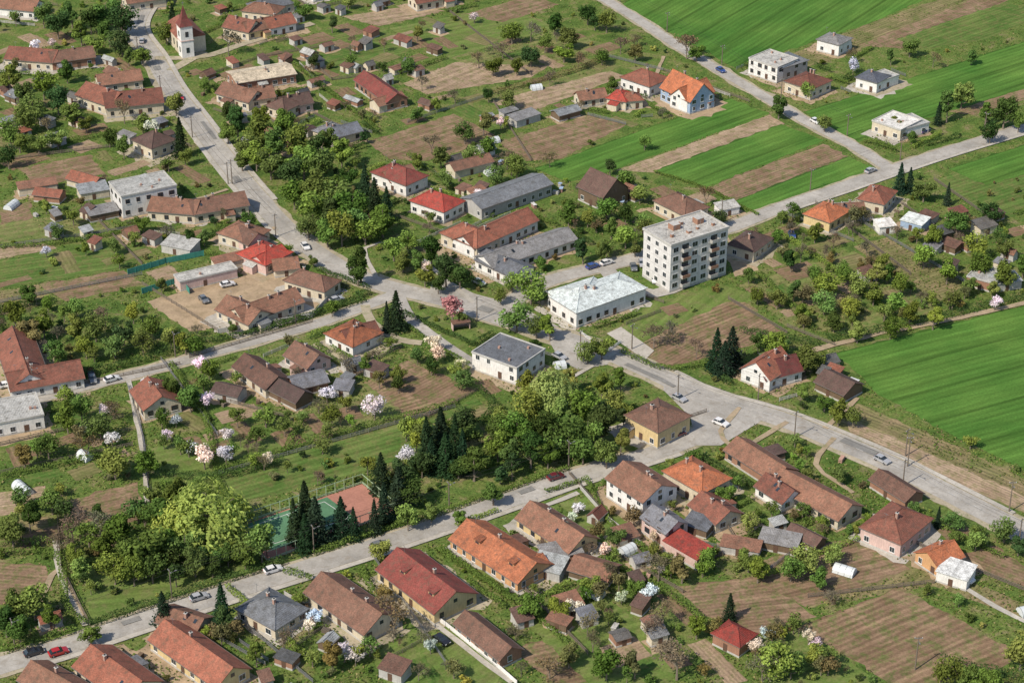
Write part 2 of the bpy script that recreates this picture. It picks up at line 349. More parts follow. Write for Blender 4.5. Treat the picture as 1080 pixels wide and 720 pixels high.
# ---------------------------------------------------------------- buildings
def windows(m,u0,u1,z0,floors,fh,axis,pos,sgn,ww=1.2,wh=1.3,gap=3.0,fr='frame',door=False):
    n=int((u1-u0-1)/gap); 
    if n<1: return
    st=(u1-u0)/n
    for fl in range(floors):
        for i in range(n):
            if random.random()<.12: continue
            c=u0+st*(i+.5)+random.uniform(-.3,.3); zb=z0+fl*fh+1.0; wv=ww*random.choice((.8,1,1,1.3)); zt=zb+wh; w=wv/2
            isd=door and fl==0 and i==n//2
            if isd: zb=z0+.05; zt=z0+2.1; w=.5
            def bx(a,b,c0,d0,k,dep):
                p0,p1=(pos+.001,pos+sgn*dep) if sgn>0 else (pos+sgn*dep,pos-.001)
                if axis=='x': m.box(a,p0,c0,b,p1,d0,k)
                else: m.box(p0,a,c0,p1,b,d0,k)
            bx(c-w-.12,c+w+.12,zb-.12,zt+.12,'darkframe' if isd else fr,.06)
            if isd: continue
            bx(c-w,c-.04,zb,zt,'glass',.09); bx(c+.04,c+w,zb,zt,'glass',.09)
            bx(c-w-.2,c+w+.2,zb-.2,zb-.13,'frame',.16)
HF=[]
def building(name,ax,ay,bx,by,W,h=3,rh=2.6,kind='g',roof='redbrown',wall='cream',floors=1,win=True,chim=None,dorm=0,ov=.45):
    a=P(ax,ay,h); b=P(bx,by,h); L=math.dist(a,b); ang=math.atan2(b[1]-a[1],b[0]-a[0])
    e=empty(name,(a[0],a[1],0),ang); ca,sa=math.cos(ang),math.sin(ang)
    tw=lambda x,y:(a[0]+x*ca-y*sa,a[1]+x*sa+y*ca)
    fp=[tw(x,y) for x,y in((0,0),(L,0),(L,W),(0,W))]; markpoly(fp,MASK,1.6); markpoly(fp,LOW,.5)
    big=name=='house'
    if big: HF.append((tw,L,W))
    if big or random.random()<.4:
        q0,q1,q2,q3=[random.uniform(.5,4.5) for _ in range(4)]
        if not big: q0,q1,q2,q3=[v*.5 for v in(q0,q1,q2,q3)]
        patch('yard',[tw(-q0,-q1),tw(L+q2,-q1),tw(L+q2,W+q3),tw(-q0,W+q3)],random.choice(('yard','dirt','verge','yard','pavement')) if big else 'yard',low=False,tree=False,jit=.5,world=True)
    sw=W>L; U,V=(W,L) if sw else (L,W)
    q=(lambda u,v,z:(v,u,z)) if sw else (lambda u,v,z:(u,v,z))
    wk='w_'+wall; m=MB(); m.box(-.06,-.06,-.3,L+.06,W+.06,.5,'w_concrete'); m.box(0,0,.501,L,W,h-.03,wk)
    r=MB()
    if kind=='g':
        for u in (0,U): 
            s=-.012 if u==0 else .012
            m.face([q(u+s,0,h-.2),q(u+s,V,h-.2),q(u+s,V/2,h+rh-.03)],wk)
        s=rh/(V/2); t=.18; o=ov
        def sl(v0,z0,v1,z1):
            r.hexa([q(-o,v0,z0),q(U+o,v0,z0),q(U+o,v1,z1),q(-o,v1,z1)],[q(-o,v0,z0+t),q(U+o,v0,z0+t),q(U+o,v1,z1+t),q(-o,v1,z1+t)],roof)
        sl(-o,h-o*s,V/2-.002,h+rh); sl(V+o,h-o*s,V/2+.002,h+rh)
        r.hexa([q(-o,V/2-.16,h+rh+.1),q(U+o,V/2-.16,h+rh+.1),q(U+o,V/2+.16,h+rh+.1),q(-o,V/2+.16,h+rh+.1)],[q(-o,V/2-.08,h+rh+.3),q(U+o,V/2-.08,h+rh+.3),q(U+o,V/2+.08,h+rh+.3),q(-o,V/2+.08,h+rh+.3)],roof)
        for v0 in(-o-.14,V+o+.01):
            g0=q(-o,v0,h-o*s);g1=q(U+o,v0+.13,h-o*s+.12); r.box(min(g0[0],g1[0]),min(g0[1],g1[1]),g0[2],max(g0[0],g1[0]),max(g0[1],g1[1]),g1[2],'gutter')
        if big and not dorm:
            for _ in range(random.choice((0,0,1,2,3))):
                u=random.uniform(.15,.85)*U; v=V*random.uniform(.18,.32); vv=v+.9; f=lambda v:h+s*v+t
                if random.random()<.4: g=lambda v:V-v
                else: g=lambda v:v
                r.hexa([q(u,g(v),f(v)+.01),q(u+.7,g(v),f(v)+.01),q(u+.7,g(vv),f(vv)+.01),q(u,g(vv),f(vv)+.01)],[q(u,g(v),f(v)+.09),q(u+.7,g(v),f(v)+.09),q(u+.7,g(vv),f(vv)+.09),q(u,g(vv),f(vv)+.09)],'glass')
    elif kind=='h':
        o=ov; z0=h-.02; z1=h+.16; k=V/2*.95; 
        B=[(-o,-o),(U+o,-o),(U+o,V+o),(-o,V+o)]; m0=min(k,U/2-.01)
        r.hexa([q(x,y,z0) for x,y in B],[q(x,y,z1) for x,y in B],'gutter')
        z1+=.004; R0=q(m0,V/2,h+rh);R1_=q(U-m0,V/2,h+rh); c=[q(x,y,z1) for x,y in B]
        r.face([c[0],c[1],R1_,R0],roof); r.face([c[2],c[3],R0,R1_],roof); r.face([c[3],c[0],R0],roof); r.face([c[1],c[2],R1_],roof)
        for p0,p1 in((c[0],R0),(c[3],R0),(c[1],R1_),(c[2],R1_),(R0,R1_)):
            if math.dist(p0,p1)>.1: r.cone((p0[0],p0[1],p0[2]+.05),(p1[0],p1[1],p1[2]+.05),.13,.13,roof,4)
    elif kind=='f':
        r.box(-.2,-.2,h-.02,L+.2,W+.2,h+.25,'w_concrete',roof)
        for x0,y0,x1,y1 in((-.2,-.2,L+.2,.1),(-.2,W-.1,L+.2,W+.2),(-.2,.1,.1,W-.1),(L-.1,.1,L+.2,W-.1)): r.box(x0,y0,h+.254,x1,y1,h+.5,'w_concrete')
        for i in range(int(L*W/60)): 
            x=random.uniform(1,L-1.5);y=random.uniform(1,W-1.5); r.box(x,y,h+.255,x+.6,y+.6,h+.9,'chimney')
    elif kind=='s':
        o=.3; r.hexa([(-o,-o,h),(L+o,-o,h),(L+o,W+o,h+rh),(-o,W+o,h+rh)],[(-o,-o,h+.12),(L+o,-o,h+.12),(L+o,W+o,h+rh+.12),(-o,W+o,h+rh+.12)],roof)
        m.box(0.02,W*.75,h-.029,L-.02,W-.02,h+rh*.74,wk)
    r.obj('roof',e); m.obj('walls',e)
    if kind in'gh' and chim!=0:
        cm=MB()
        for _ in range(chim or random.choice((1,1,2))):
            u=random.uniform(.25,.75)*U; v=V/2+random.choice((-1,1))*random.uniform(.3,1); x,y,z=q(u,v,0)
            cm.box(x-.3,y-.3,h+rh*.5,x+.3,y+.3,h+rh+.9,'chimney'); cm.box(x-.38,y-.38,h+rh+.902,x+.38,y+.38,h+rh+1.02,'w_concrete'); cm.box(x-.15,y-.15,h+rh+1.022,x+.15,y+.15,h+rh+1.2,'rubber')
        if big:
            x,y,z=q(U*.12,V/2,0); cm.cone((x,y,h+rh*.9),(x,y,h+rh+2.2),.035,.03,'metal_grey',4); cm.box(x-.6,y-.03,h+rh+1.9,x+.6,y+.03,h+rh+1.96,'metal_grey')
        cm.obj('chimney',e)
    if big and kind!='f' and random.random()<.55 and L>6 and W>6:
        am=MB(); w0=random.uniform(2.5,4); x0=random.uniform(.5,L-w0-.5); d=random.uniform(1.6,3); hh=min(h-.4,2.6)
        if random.random()<.5: y0,y1=-d,-.01
        else: y0,y1=W+.01,W+d
        am.box(x0,y0,0,x0+w0,y1,hh-.3,wk); zo=(hh-.3,hh+.25) if y0<0 else (hh+.25,hh-.3)
        am.hexa([(x0-.2,y0-.2*(y0<0),zo[0]+.003),(x0+w0+.2,y0-.2*(y0<0),zo[0]+.003),(x0+w0+.2,y1+.2*(y0>0),zo[1]+.003),(x0-.2,y1+.2*(y0>0),zo[1]+.003)],[(x0-.2,y0-.2*(y0<0),zo[0]+.12),(x0+w0+.2,y0-.2*(y0<0),zo[0]+.12),(x0+w0+.2,y1+.2*(y0>0),zo[1]+.12),(x0-.2,y1+.2*(y0>0),zo[1]+.12)],random.choice((roof,'gray','lgray','brown')))
        am.obj('porch',e)
    if dorm and kind=='g' and not sw:
        dm=MB(); s=rh/(W/2)
        for i in range(dorm):
            u=U*(i+.5+.1)/dorm; vv=W*.2; z=h+s*vv; dm.box(u-.9,vv,z-.3,u+.9,vv+2,z+1.0,wk)
            dm.hexa([(u-1.1,vv-.3,z+1.0),(u+1.1,vv-.3,z+1.0),(u+1.1,vv+2.4,z+1.3),(u-1.1,vv+2.4,z+1.3)],[(u-1.1,vv-.3,z+1.12),(u+1.1,vv-.3,z+1.12),(u+1.1,vv+2.4,z+1.42),(u-1.1,vv+2.4,z+1.42)],roof)
            dm.box(u-.6,vv-.06,z+.1,u+.6,vv-.001,z+.85,'glass')
        dm.obj('dormer',e)
    if win:
        wm=MB(); fh=h/floors; fr=random.choice(('frame','frame','darkframe'))
        windows(wm,0,L,0 if floors==1 else .2,floors,fh,'x',0,-1,fr=fr,door=True); windows(wm,0,L,.2,floors,fh,'x',W,1,fr=fr)
        windows(wm,0,W,.2,floors,fh,'y',0,-1,fr=fr); windows(wm,0,W,.2,floors,fh,'y',L,1,fr=fr)
        if kind=='g' and rh>2.5 :
            if sw: wm.box(V/2-.5,-.1,h+.3,V/2+.5,-.02,h+1.2,'glass')
            else: 
                wm.box(-.1,V/2-.5,h+.3,-.02,V/2+.5,h+1.2,'glass'); wm.box(U+.02,V/2-.5,h+.3,U+.1,V/2+.5,h+1.2,'glass')
        if wm.v: wm.obj('windows',e)
    elif L>3:
        wm=MB(); wm.box(L*.4,-.07,.05,L*.4+1.1,-.001,2.0,'darkframe'); wm.obj('door',e)
    return e
H='house';SH='garden_shed';BN='barn'
B=[
(H,398,600,458,646,12,3.4,3.2,'g','dkred','yellow',1),(H,475,568,546,614,11,3,3,'g','orange','orange',1),(H,535,598,553,610,8,2.6,1.6,'g','orange','orange',1),
(H,322,624,384,668,10,3,3,'g','brown','cream',1),(H,158,674,228,724,9,3,2.8,'g','redbrown','yellow',1),(H,78,702,130,740,10,3,2.8,'g','redbrown','cream',1),
(BN,480,657,527,695,6,2.8,2,'g','brown','brick',1),(H,545,546,600,582,9,3,2.8,'g','brown','yellow',1),(H,250,642,290,664,10,3,2.8,'h','gray','cream',1),
(H,640,504,678,529,11,5.6,2.6,'g','brown','white',2),(H,700,497,740,520,10,4,3,'h','orange','cream',1),(H,20,716,70,745,8,3,2.4,'g','brown','white',1),
(H,165,655,205,668,7,2.6,1.8,'g','brown','cream',1),(SH,560,598,590,605,6,2.5,.8,'s','lgray','grey',1),(SH,600,600,640,612,7,2.5,1.6,'g','brown','wood',1),
(SH,575,590,615,582,5,2.5,.8,'s','gray','brick',1),(H,677,545,702,562,7,4.5,2,'g','slate','pink',2),(SH,700,570,735,590,5,3,1.2,'s','red','pink',1),
(H,727,532,755,552,8,3,2.2,'g','redbrown','cream',1),(BN,765,474,815,506,8,3,2.2,'g','brown','brick',1),(BN,812,510,884,548,9,3,2.4,'g','brown','cream',1),
(H,797,512,825,530,7,3,2.2,'g','redbrown','white',1),(H,908,556,950,574,14,4,3.4,'h','redbrown','pink',1),(SH,918,505,955,528,6,2.6,1.6,'g','brown','brick',1),
(H,966,582,990,598,8,3,2.2,'g','orange','orange',1),(SH,988,602,1020,612,6,3,.6,'s','white','white',1),(SH,752,668,780,682,6,3,2.4,'h','red','brick',1),
(SH,800,570,840,578,5,2.4,.8,'s','gray','wood',1),(SH,760,575,800,582,4,2.2,.6,'s','brown','grey',1),(SH,720,552,745,560,5,2.4,.7,'s','gray','wood',1),(SH,830,560,860,575,4,2.4,1.2,'g','dkbrown','wood',1),
(H,660,438,694,456,12,5,2.6,'h','brown','yellow',1),
(H,498,372,545,389,13,5.2,.1,'f','gray','white',2),
(H,343,352,372,366,11,3.2,2.8,'h','orange','white',1),(H,369,362,402,352,8,3.1,2.2,'g','redbrown','white',1),
(H,608,330,681,304,12,5,2.0,'h','bluew','white',1),(H,578,308,606,327,16,4.9,2.4,'h','bluew','white',1),
(H,465,246,503,262,10,4,3,'h','redbrown','cream',1),(H,500,262,567,232,9,3.8,2.6,'g','redbrown','white',1),
(H,520,282,608,252,9,3.5,2,'g','gray','white',1),(H,502,274,540,292,9,3.2,1.8,'g','gray','white',1),(BN,508,220,582,194,10,4,1.6,'g','gray','grey',1),
(H,433,212,468,224,10,4,3.2,'h','red','white',1),(H,392,182,428,196,10,4,3,'h','dkred','white',1),(H,412,192,440,184,8,3.2,2,'g','brown','white',1),
(BN,610,196,636,208,11,5,4.5,'g','dkbrown','wood',1),(H,690,212,722,228,10,3.5,3,'h','brown','cream',1),(H,768,258,795,266,11,3.5,3,'h','dkbrown','cream',1),
(H,848,226,875,235,11,3.6,3,'h','orange','yellow',1),(H,880,224,912,222,5,3,1.6,'g','brown','white',1),(H,905,210,932,216,11,3.6,3,'h','redbrown','cream',1),
(H,782,388,812,400,11,4,3.6,'g','redbrown','white',1),(H,808,400,846,390,8,3.5,2.8,'g','dkred','white',1),(SH,860,402,890,416,8,2.8,2,'g','dkbrown','wood',1),
(SH,928,240,945,238,5,2.6,.4,'s','white','white',1),(SH,950,232,972,238,6,2.8,.4,'s','bluew','blue',1),(SH,480,180,520,170,6,3,1.6,'g','brown','cream',1),
(SH,508,160,522,156,4,2.8,1.6,'g','lgray','white',1),(SH,655,200,670,206,5,2.6,1.4,'g','brown','wood',1),
(H,655,82,685,92,11,4,3.2,'h','redbrown','white',1),(H,697,92,728,107,11,5,5.2,'g','orange','blue',2),(H,725,107,753,96,8,4.6,3.6,'g','orange','white',2),
(H,640,104,660,108,8,3.2,2.4,'h','red','cream',1),(H,612,106,640,102,6,3,2,'g','brown','cream',1),(H,655,108,678,106,6,3,2.2,'h','redbrown','cream',1),
(H,790,62,820,72,12,6,.1,'f','lgray','white',2),(H,820,74,852,64,10,5,1.2,'h','gray','grey',2),(H,828,86,855,95,12,4,2.8,'h','redbrown','cream',1),(H,862,42,885,48,9,4.5,1.8,'h','gray','white',1),
(H,903,82,925,88,9,4,1.8,'h','slate','white',1),(H,925,88,948,80,7,3.4,.1,'f','lgray','white',1),(H,920,128,950,138,12,4,.1,'f','white','cream',1),(H,950,138,980,130,9,3.6,.1,'f','lgray','white',1),
(SH,760,222,780,218,4,2.6,.8,'s','lgray','white',1),(SH,1020,292,1050,300,8,3,.1,'f','lgray','brick',1),(SH,1050,300,1078,296,5,2.6,.8,'s','lgray','grey',1),(SH,590,122,612,116,5,2.5,1,'g','lgray','wood',1),(SH,545,128,570,120,5,2.6,.6,'s','gray','grey',1),
(H,116,196,128,206,12,7,1,'s','lgray','grey',2),(H,128,208,186,196,12,7.5,.1,'f','lgray','panel',2),
(H,156,222,205,226,10,3.5,2.4,'g','brown','cream',1),(H,205,226,262,216,10,3.5,2.4,'g','brown','cream',1),(H,140,148,160,157,10,4,3.4,'h','dkbrown','cream',1),
(H,230,246,262,256,10,3.4,2.8,'h','brown','cream',1),(H,262,258,282,250,9,3.4,2.4,'g','brown','pink',1),(H,250,268,280,280,11,3.5,3,'h','red','pink',1),(H,280,280,305,268,7,3.4,2,'g','red','pink',1),
(SH,190,298,250,284,5,3,.1,'f','lgray','pink',1),(SH,228,280,262,272,4,2.6,.8,'s','brown','cream',1),
(H,228,326,262,342,9,3.2,2.6,'g','brown','cream',1),(H,258,340,320,318,9,3.2,2.6,'g','brown','cream',1),(H,300,296,342,308,8,3.4,2.8,'h','brown','cream',1),(SH,290,285,315,282,6,2.6,2,'g','brown','cream',1),
(H,-5,358,12,408,10,3.6,3,'g','redbrown','white',1),(H,12,412,88,398,10,3.4,2.8,'g','redbrown','white',1),
(H,138,412,152,432,10,3.4,2.8,'g','redbrown','cream',1),(H,-8,448,46,438,12,4,.1,'f','lgray','white',1),(H,300,374,324,388,8,3.2,2.6,'g','brown','pink',1),(H,246,386,280,410,8,3,2.4,'g','brown','cream',1),
(SH,280,408,312,424,6,2.8,2,'g','dkbrown','wood',1),(SH,312,410,346,402,7,2.8,1.6,'g','slate','brick',1),(SH,224,412,250,418,5,2.5,1.2,'g','dkbrown','grey',1),(SH,350,410,368,412,5,2.4,.4,'s','slate','grey',1),(SH,170,258,200,264,6,2.6,.8,'s','lgray','concrete',1),
(SH,70,188,98,196,6,2.6,1.6,'g','redbrown','cream',1),(SH,20,200,60,194,4,2.6,.8,'s','brown','cream',1),(SH,35,205,62,208,5,2.6,1.2,'g','redbrown','brick',1),(SH,85,205,115,200,6,2.6,.8,'s','lgray','cream',1),(SH,95,228,125,222,5,2.4,.8,'s','gray','wood',1),
(H,5,62,55,66,11,3.6,2.6,'g','redbrown','cream',1),(H,55,66,100,60,9,3.6,2.4,'g','brown','brick',1),(H,80,100,115,112,11,4,3,'g','redbrown','cream',1),(H,112,114,172,108,12,4,3,'g','redbrown','cream',1),(H,105,90,150,84,8,3.4,2.4,'g','brown','cream',1),
(H,-5,8,35,12,10,3.5,2.6,'g','brown','white',1),(H,228,98,262,108,9,3.4,2.6,'g','brown','cream',1),(H,250,88,312,78,12,3.6,1.2,'g','cream','brick',1),(H,262,106,290,102,8,3.4,2.6,'g','brown','cream',1),
(H,280,112,300,118,9,3.4,2.8,'h','dkbrown','cream',1),(H,300,114,330,108,8,3.4,2.4,'g','dkbrown','pink',1),(H,330,138,350,145,9,3.4,2.4,'h','slate','cream',1),(H,350,146,382,138,8,3.2,1.8,'g','slate','cream',1),
(BN,374,84,408,108,8,3.4,2.4,'g','dkred','brick',1),(SH,400,112,428,104,6,2.8,1.6,'g','brown','cream',1),
(H,235,28,262,34,9,3.6,3,'g','redbrown','cream',1),(H,262,34,290,28,8,3.4,2.6,'g','brown','yellow',1),(H,285,30,312,24,8,3.6,2.6,'g','redbrown','white',1),(H,255,12,290,16,9,3.6,2.6,'h','brown','cream',1),
(H,272,12,310,4,9,3.6,2.6,'h','gray','cream',1),(H,440,4,482,-4,8,3.4,2.6,'g','redbrown','cream',1),(H,135,4,175,-2,9,3.6,2.6,'g','brown','cream',1),(H,330,-6,370,-14,9,3.6,2.6,'g','brown','white',1),
(H,-60,60,-20,52,9,3.6,2.6,'g','redbrown','cream',1),(H,1110,240,1150,228,9,3.6,2.6,'g','redbrown','cream',1),(H,1100,600,1140,620,9,3.6,2.6,'g','redbrown','cream',1),(H,-70,380,-20,365,9,3.6,2.6,'g','redbrown','cream',1),
]
for r in B:
    nm=r[0]; building(*r,win=(nm!=SH),chim=(0 if nm in(SH,BN) else None),dorm=(2 if (r[1],r[2]) in((398,600),(475,568)) else 0))
def apartment():
    h=15.2; a=P(708,260,h); b=P(768,241,h); L=math.dist(a,b); W=13; ang=math.atan2(b[1]-a[1],b[0]-a[0])
    e=empty('apartment_block',(a[0],a[1],0),ang); ca,sa=math.cos(ang),math.sin(ang)
    fp=[(a[0]+x*ca-y*sa,a[1]+x*sa+y*ca) for x,y in((0,0),(L,0),(L,W),(0,W))]; markpoly(fp,MASK,3); markpoly(fp,LOW,1)
    m=MB(); m.box(-.05,-.05,-.3,L+.05,W+.05,.8,'w_concrete'); m.box(0,0,.801,L,W,h,'w_panel')
    for k in range(1,5):
        z=.9+k*2.85
        m.box(-.03,-.03,z-.04,L+.03,-.001,z+.04,'w_grey'); m.box(-.03,0,z-.04,-.001,W,z+.04,'w_grey')
    for i in (1,2,3,4,5): m.box(L*i/6-.03,-.028,.9,L*i/6+.03,-.001,h-.1,'w_grey')
    m.obj('walls',e)
    r=MB(); r.box(-.3,-.3,h+.002,L+.3,W+.3,h+.3,'w_concrete','lgray')
    for x0,y0,x1,y1 in((-.3,-.3,L+.3,0),(-.3,W,L+.3,W+.3),(-.3,0,0,W),(L,0,L+.3,W)): r.box(x0,y0,h+.304,x1,y1,h+.75,'w_concrete')
    for x,y,s,t in((L*.3,W*.55,2.6,2),(L*.7,W*.5,2.4,2),(L*.5,W*.7,1,1.2),(L*.15,W*.3,.8,1.3),(L*.85,W*.25,.8,1.2),(L*.42,W*.25,1.2,1.0),(L*.6,W*.3,.7,1.1)): r.box(x,y,h+.31,x+s,y+s,h+t,'w_brick','w_concrete')
    for i in range(6): r.cone((L*(.1+.15*i),W*.4,h+.3),(L*(.1+.15*i),W*.4,h+3),.06,.04,'metal_grey',4); r.box(L*(.1+.15*i)-.6,W*.4-.04,h+2.6,L*(.1+.15*i)+.6,W*.4+.04,h+2.68,'metal_grey')
    r.obj('roof',e)
    w=MB(); n=6; st=L/n
    for fl in range(5):
        z=1.5+fl*2.85
        for i in range(n):
            c=st*(i+.5)
            if i in(1,4):
                w.box(c-1.4,-1.1,z-.5,c+1.4,-.0,z-.35,'w_concrete'); w.box(c-1.4,-1.15,z-.349,c+1.4,-1.02,z+.6,'w_brick' if fl%2 else 'w_grey'); w.box(c-1.42,-1.02,z-.349,c-1.3,0,z+.6,'w_grey'); w.box(c+1.3,-1.02,z-.349,c+1.42,0,z+.6,'w_grey')
                w.box(c-1.2,-.08,z-.3,c+1.2,-.01,z+1.7,'glass')
            else:
                w.box(c-1,-.05,z-.1,c+1,-.001,z+1.5,'frame'); w.box(c-.9,-.08,z,c-.05,-.051,z+1.4,'glass'); w.box(c+.05,-.08,z,c+.9,-.051,z+1.4,'glass')
        for c in (W*.2,W*.5,W*.8):
            w.box(-.05,c-.8,z-.1,-.001,c+.8,z+1.4,'frame'); w.box(-.08,c-.7,z,-.051,c-.04,z+1.3,'glass'); w.box(-.08,c+.04,z,-.051,c+.7,z+1.3,'glass')
            w.box(L+.001,c-.8,z-.1,L+.05,c+.8,z+1.4,'frame'); w.box(L+.051,c-.7,z,L+.08,c+.7,z+1.3,'glass')
        for c in (L*.15,L*.4,L*.6,L*.85): w.box(c-.8,W+.001,z-.1,c+.8,W+.05,z+1.4,'frame'); w.box(c-.7,W+.051,z,c+.7,W+.08,z+1.3,'glass')
    w.obj('windows_and_balconies',e)
apartment()
def church():
    h=12; a=P(190,30,h); e=empty('church',(a[0],a[1],0),math.radians(25)); m=MB(); s=4.6
    m.box(0,0,0,s,s,h,'w_white'); m.box(-.2,-.2,h*.55,s+.2,s+.2,h*.55+.3,'w_pink'); m.box(-.25,-.25,h+.002,s+.25,s+.25,h+.35,'w_pink'); m.box(.4,s,0,s+6,s+18,6,'w_cream')
    m.obj('walls',e); r=MB(); c=(s/2,s/2); z=h+.36
    q=[(-.35,-.35),(s+.35,-.35),(s+.35,s+.35),(-.35,s+.35)]; mm=[(s*.22,s*.22),(s*.78,s*.22),(s*.78,s*.78),(s*.22,s*.78)]
    r.hexa([(x,y,z) for x,y in q],[(x,y,z+2.4) for x,y in mm],'dkred'); 
    for i in range(4): r.face([(*mm[i],z+2.4),(*mm[(i+1)%4],z+2.4),(*c,z+7.5)],'dkred')
    r.hexa([(.0,s+.01,6),(s+6.4,s+.01,6),(s+6.4,s+18.4,6),(0,s+18.4,6)],[(s*.5+2.8,s+.01,10),(s*.5+3.2,s+.01,10),(s*.5+3.2,s+15,10),(s*.5+2.8,s+15,10)],'redbrown'); r.obj('roof',e)
    x=MB(); z+=1; x.box(c[0]-.06,c[1]-.06,z+6.3,c[0]+.06,c[1]+.06,z+8,'metal_grey'); x.box(c[0]-.5,c[1]-.05,z+7.2,c[0]-.061,c[1]+.05,z+7.35,'metal_grey'); x.box(c[0]+.061,c[1]-.05,z+7.2,c[0]+.5,c[1]+.05,z+7.35,'metal_grey'); x.obj('cross',e)
    w=MB()
    for zz in(2,8.2): w.box(s/2-.6,-.08,zz,s/2+.6,-.001,zz+2,'glass'); w.box(-.08,s/2-.6,zz,-.001,s/2+.6,zz+2,'glass')
    for i in range(4): w.box(.3,s+2+i*4,2,.399,s+3+i*4,4.4,'glass')
    w.obj('windows',e); markpoly([(a[0]-2,a[1]-2),(a[0]+14,a[1]-2),(a[0]+12,a[1]+22),(a[0]-6,a[1]+22)],MASK,1)
church()
def shelter(px,py):
    a=P(px,py); e=empty('bus_shelter',(a[0],a[1],.15),.3); m=MB(); m.box(0,2,0,5,2.1,2.3,'w_pink'); m.box(0,0,0,.1,2,2.3,'w_pink'); m.box(4.9,0,0,5,2,2.3,'w_pink'); m.box(-.2,-.3,2.3,5.2,2.3,2.45,'brown'); m.box(.4,1.5,.4,4.6,1.9,.5,'pole_wood'); m.obj('shelter_body',e)
shelter(478,350)
def tunnel(px,py,L,ang,w=3.2,name='greenhouse_tunnel'):
    a=P(px,py); m=MB(); n=7
    pts=[(math.cos(math.pi*i/n)*w/2,math.sin(math.pi*i/n)*w*.55) for i in range(n+1)]
    for i in range(n): m.face([(0,*pts[i]),(L,*pts[i]),(L,*pts[i+1]),(0,*pts[i+1])],'plastic')
    m.face([(0,*p) for p in pts],'plastic'); m.face([(L,*p) for p in pts],'plastic')
    for k in range(int(L/1.5)+1):
        for i in range(n): m.cone((k*1.5,pts[i][0]*1.02,pts[i][1]*1.02),(k*1.5,pts[i+1][0]*1.02,pts[i+1][1]*1.02),.04,.04,'metal_grey',4)
    m.obj(name,None,(a[0],a[1],.1),math.radians(ang))
for a in((18,512,6,-50),(512,152,5,30),(512,185,5,30),(585,388,3,20),(8,222,5,70),(1075,648,5,20),(655,585,4,40),(620,625,4,-35),(880,600,5,-30),(560,95,4,20),(85,480,4,-40),(985,262,4,20)): tunnel(*a)
zones=[(640,480,900,600),(640,480,900,600),(230,370,400,430),(470,120,660,220),(20,190,160,260),(560,570,700,640),(860,380,960,440),(900,225,1060,310),(0,640,400,720),(220,270,330,320),(0,60,330,160),(230,0,480,110),(540,540,700,700)]
cnt=0
for _ in range(1600):
    if cnt>=110: break
    zx=random.choice(zones); px=random.uniform(zx[0],zx[2]); py=random.uniform(zx[1],zx[3]); x,y=P(px,py)
    if any(occ(x+dx,y+dy,MASK) for dx in(-1,2,4) for dy in(-1,2,4)): continue
    w=random.uniform(2.2,4.6); l=random.uniform(2.5,6); sc=P(px+10,py)[0]-x; k=random.choice((1,-1))
    bx=px+l/sc*10*.85; by=py+ (l/sc*10*.3 if k>0 else -l/sc*10*.25)
    building(SH,px,py,bx,by,w,random.uniform(1.9,2.5),random.uniform(.3,1.5),random.choice('gsss'),random.choice(('gray','brown','lgray','redbrown','dkbrown','slate','dgray','brown')),random.choice(('wood','brick','grey','cream','concrete')),1,win=False,chim=0,ov=.2); cnt+=1
bz=[(0,430,240,580),(560,560,900,700),(860,560,1080,640),(0,160,240,330),(230,20,480,120),(420,40,660,130),(860,240,1080,320),(300,380,520,470),(450,600,700,720),(640,200,850,330),(190,430,330,470),(0,40,240,160)]
cnt=0
for _ in range(2200):
    if cnt>=110: break
    z=random.choice(bz); px,py=random.uniform(z[0],z[2]),random.uniform(z[1],z[3]); x,y=P(px,py); g=P(px+10,py-3); an=math.atan2(g[1]-y,g[0]-x)+random.gauss(0,.08)+random.choice((0,math.pi/2)); l=random.uniform(5,17); w=random.uniform(3,9); ca,sa=math.cos(an),math.sin(an)
    q=[(x+u*ca-v*sa,y+u*sa+v*ca) for u,v in((-l/2,-w/2),(l/2,-w/2),(l/2,w/2),(-l/2,w/2))]
    if any(occ(*p,MASK) for p in q+[(x,y)]): continue
    patch('vegetable_bed',q,random.choice(('soil','soil_dry','soil_rows','soil','meadow_mix','crop_dark')),world=True,jit=.18); cnt+=1
# ---------------------------------------------------------------- fences, walls
def polyw(px): return [np.array(P(*p)) for p in px]
def fence(px,k='pole_wood',h=1.2,name='fence',solid=False,world=False):
    w=px if world else polyw(px); m=MB()
    for a,b in zip(w[:-1],w[1:]):
        L=np.linalg.norm(b-a); d=(b-a)/L; nn=np.array([-d[1],d[0]])*.04; n=max(1,int(L/2.5))
        for i in range(n+1):
            p=a+(b-a)*i/n; m.box(p[0]-.07,p[1]-.07,0,p[0]+.07,p[1]+.07,h+.08,k)
        for z0,z1 in (((.12,h),) if solid else ((.25,.42),(.6,.75),(h-.2,h-.04))):
            m.hexa([(*(a-nn),z0),(*(b-nn),z0),(*(b+nn),z0),(*(a+nn),z0)],[(*(a-nn),z1),(*(b-nn),z1),(*(b+nn),z1),(*(a+nn),z1)],k)
        markpoly([tuple(a),tuple(b),tuple(b+.1),tuple(a+.1)],MASK,.8)
    m.obj(name)
for f in [[(135,290),(175,278),(215,270)],[(150,310),(190,298),(200,310)]]: fence(f,'w_teal',1.9,'board_fence',True)
fence([(345,318),(330,335),(230,352)],'w_concrete',1.6,'garden_wall',True)
fence([(320,640),(300,628)],'w_concrete',1.4,'garden_wall',True); fence([(440,640),(470,660),(520,700),(545,722)],'w_white',1.3,'garden_wall',True)
fence([(612,352),(640,372),(655,362)],'frame',1.1); fence([(612,516),(640,548),(676,575)],'w_concrete',1.3,'garden_wall',True)
for f in [[(246,556),(382,510),(418,540),(282,592),(246,556)]]: fence(f,'w_green',3,'court_fence')
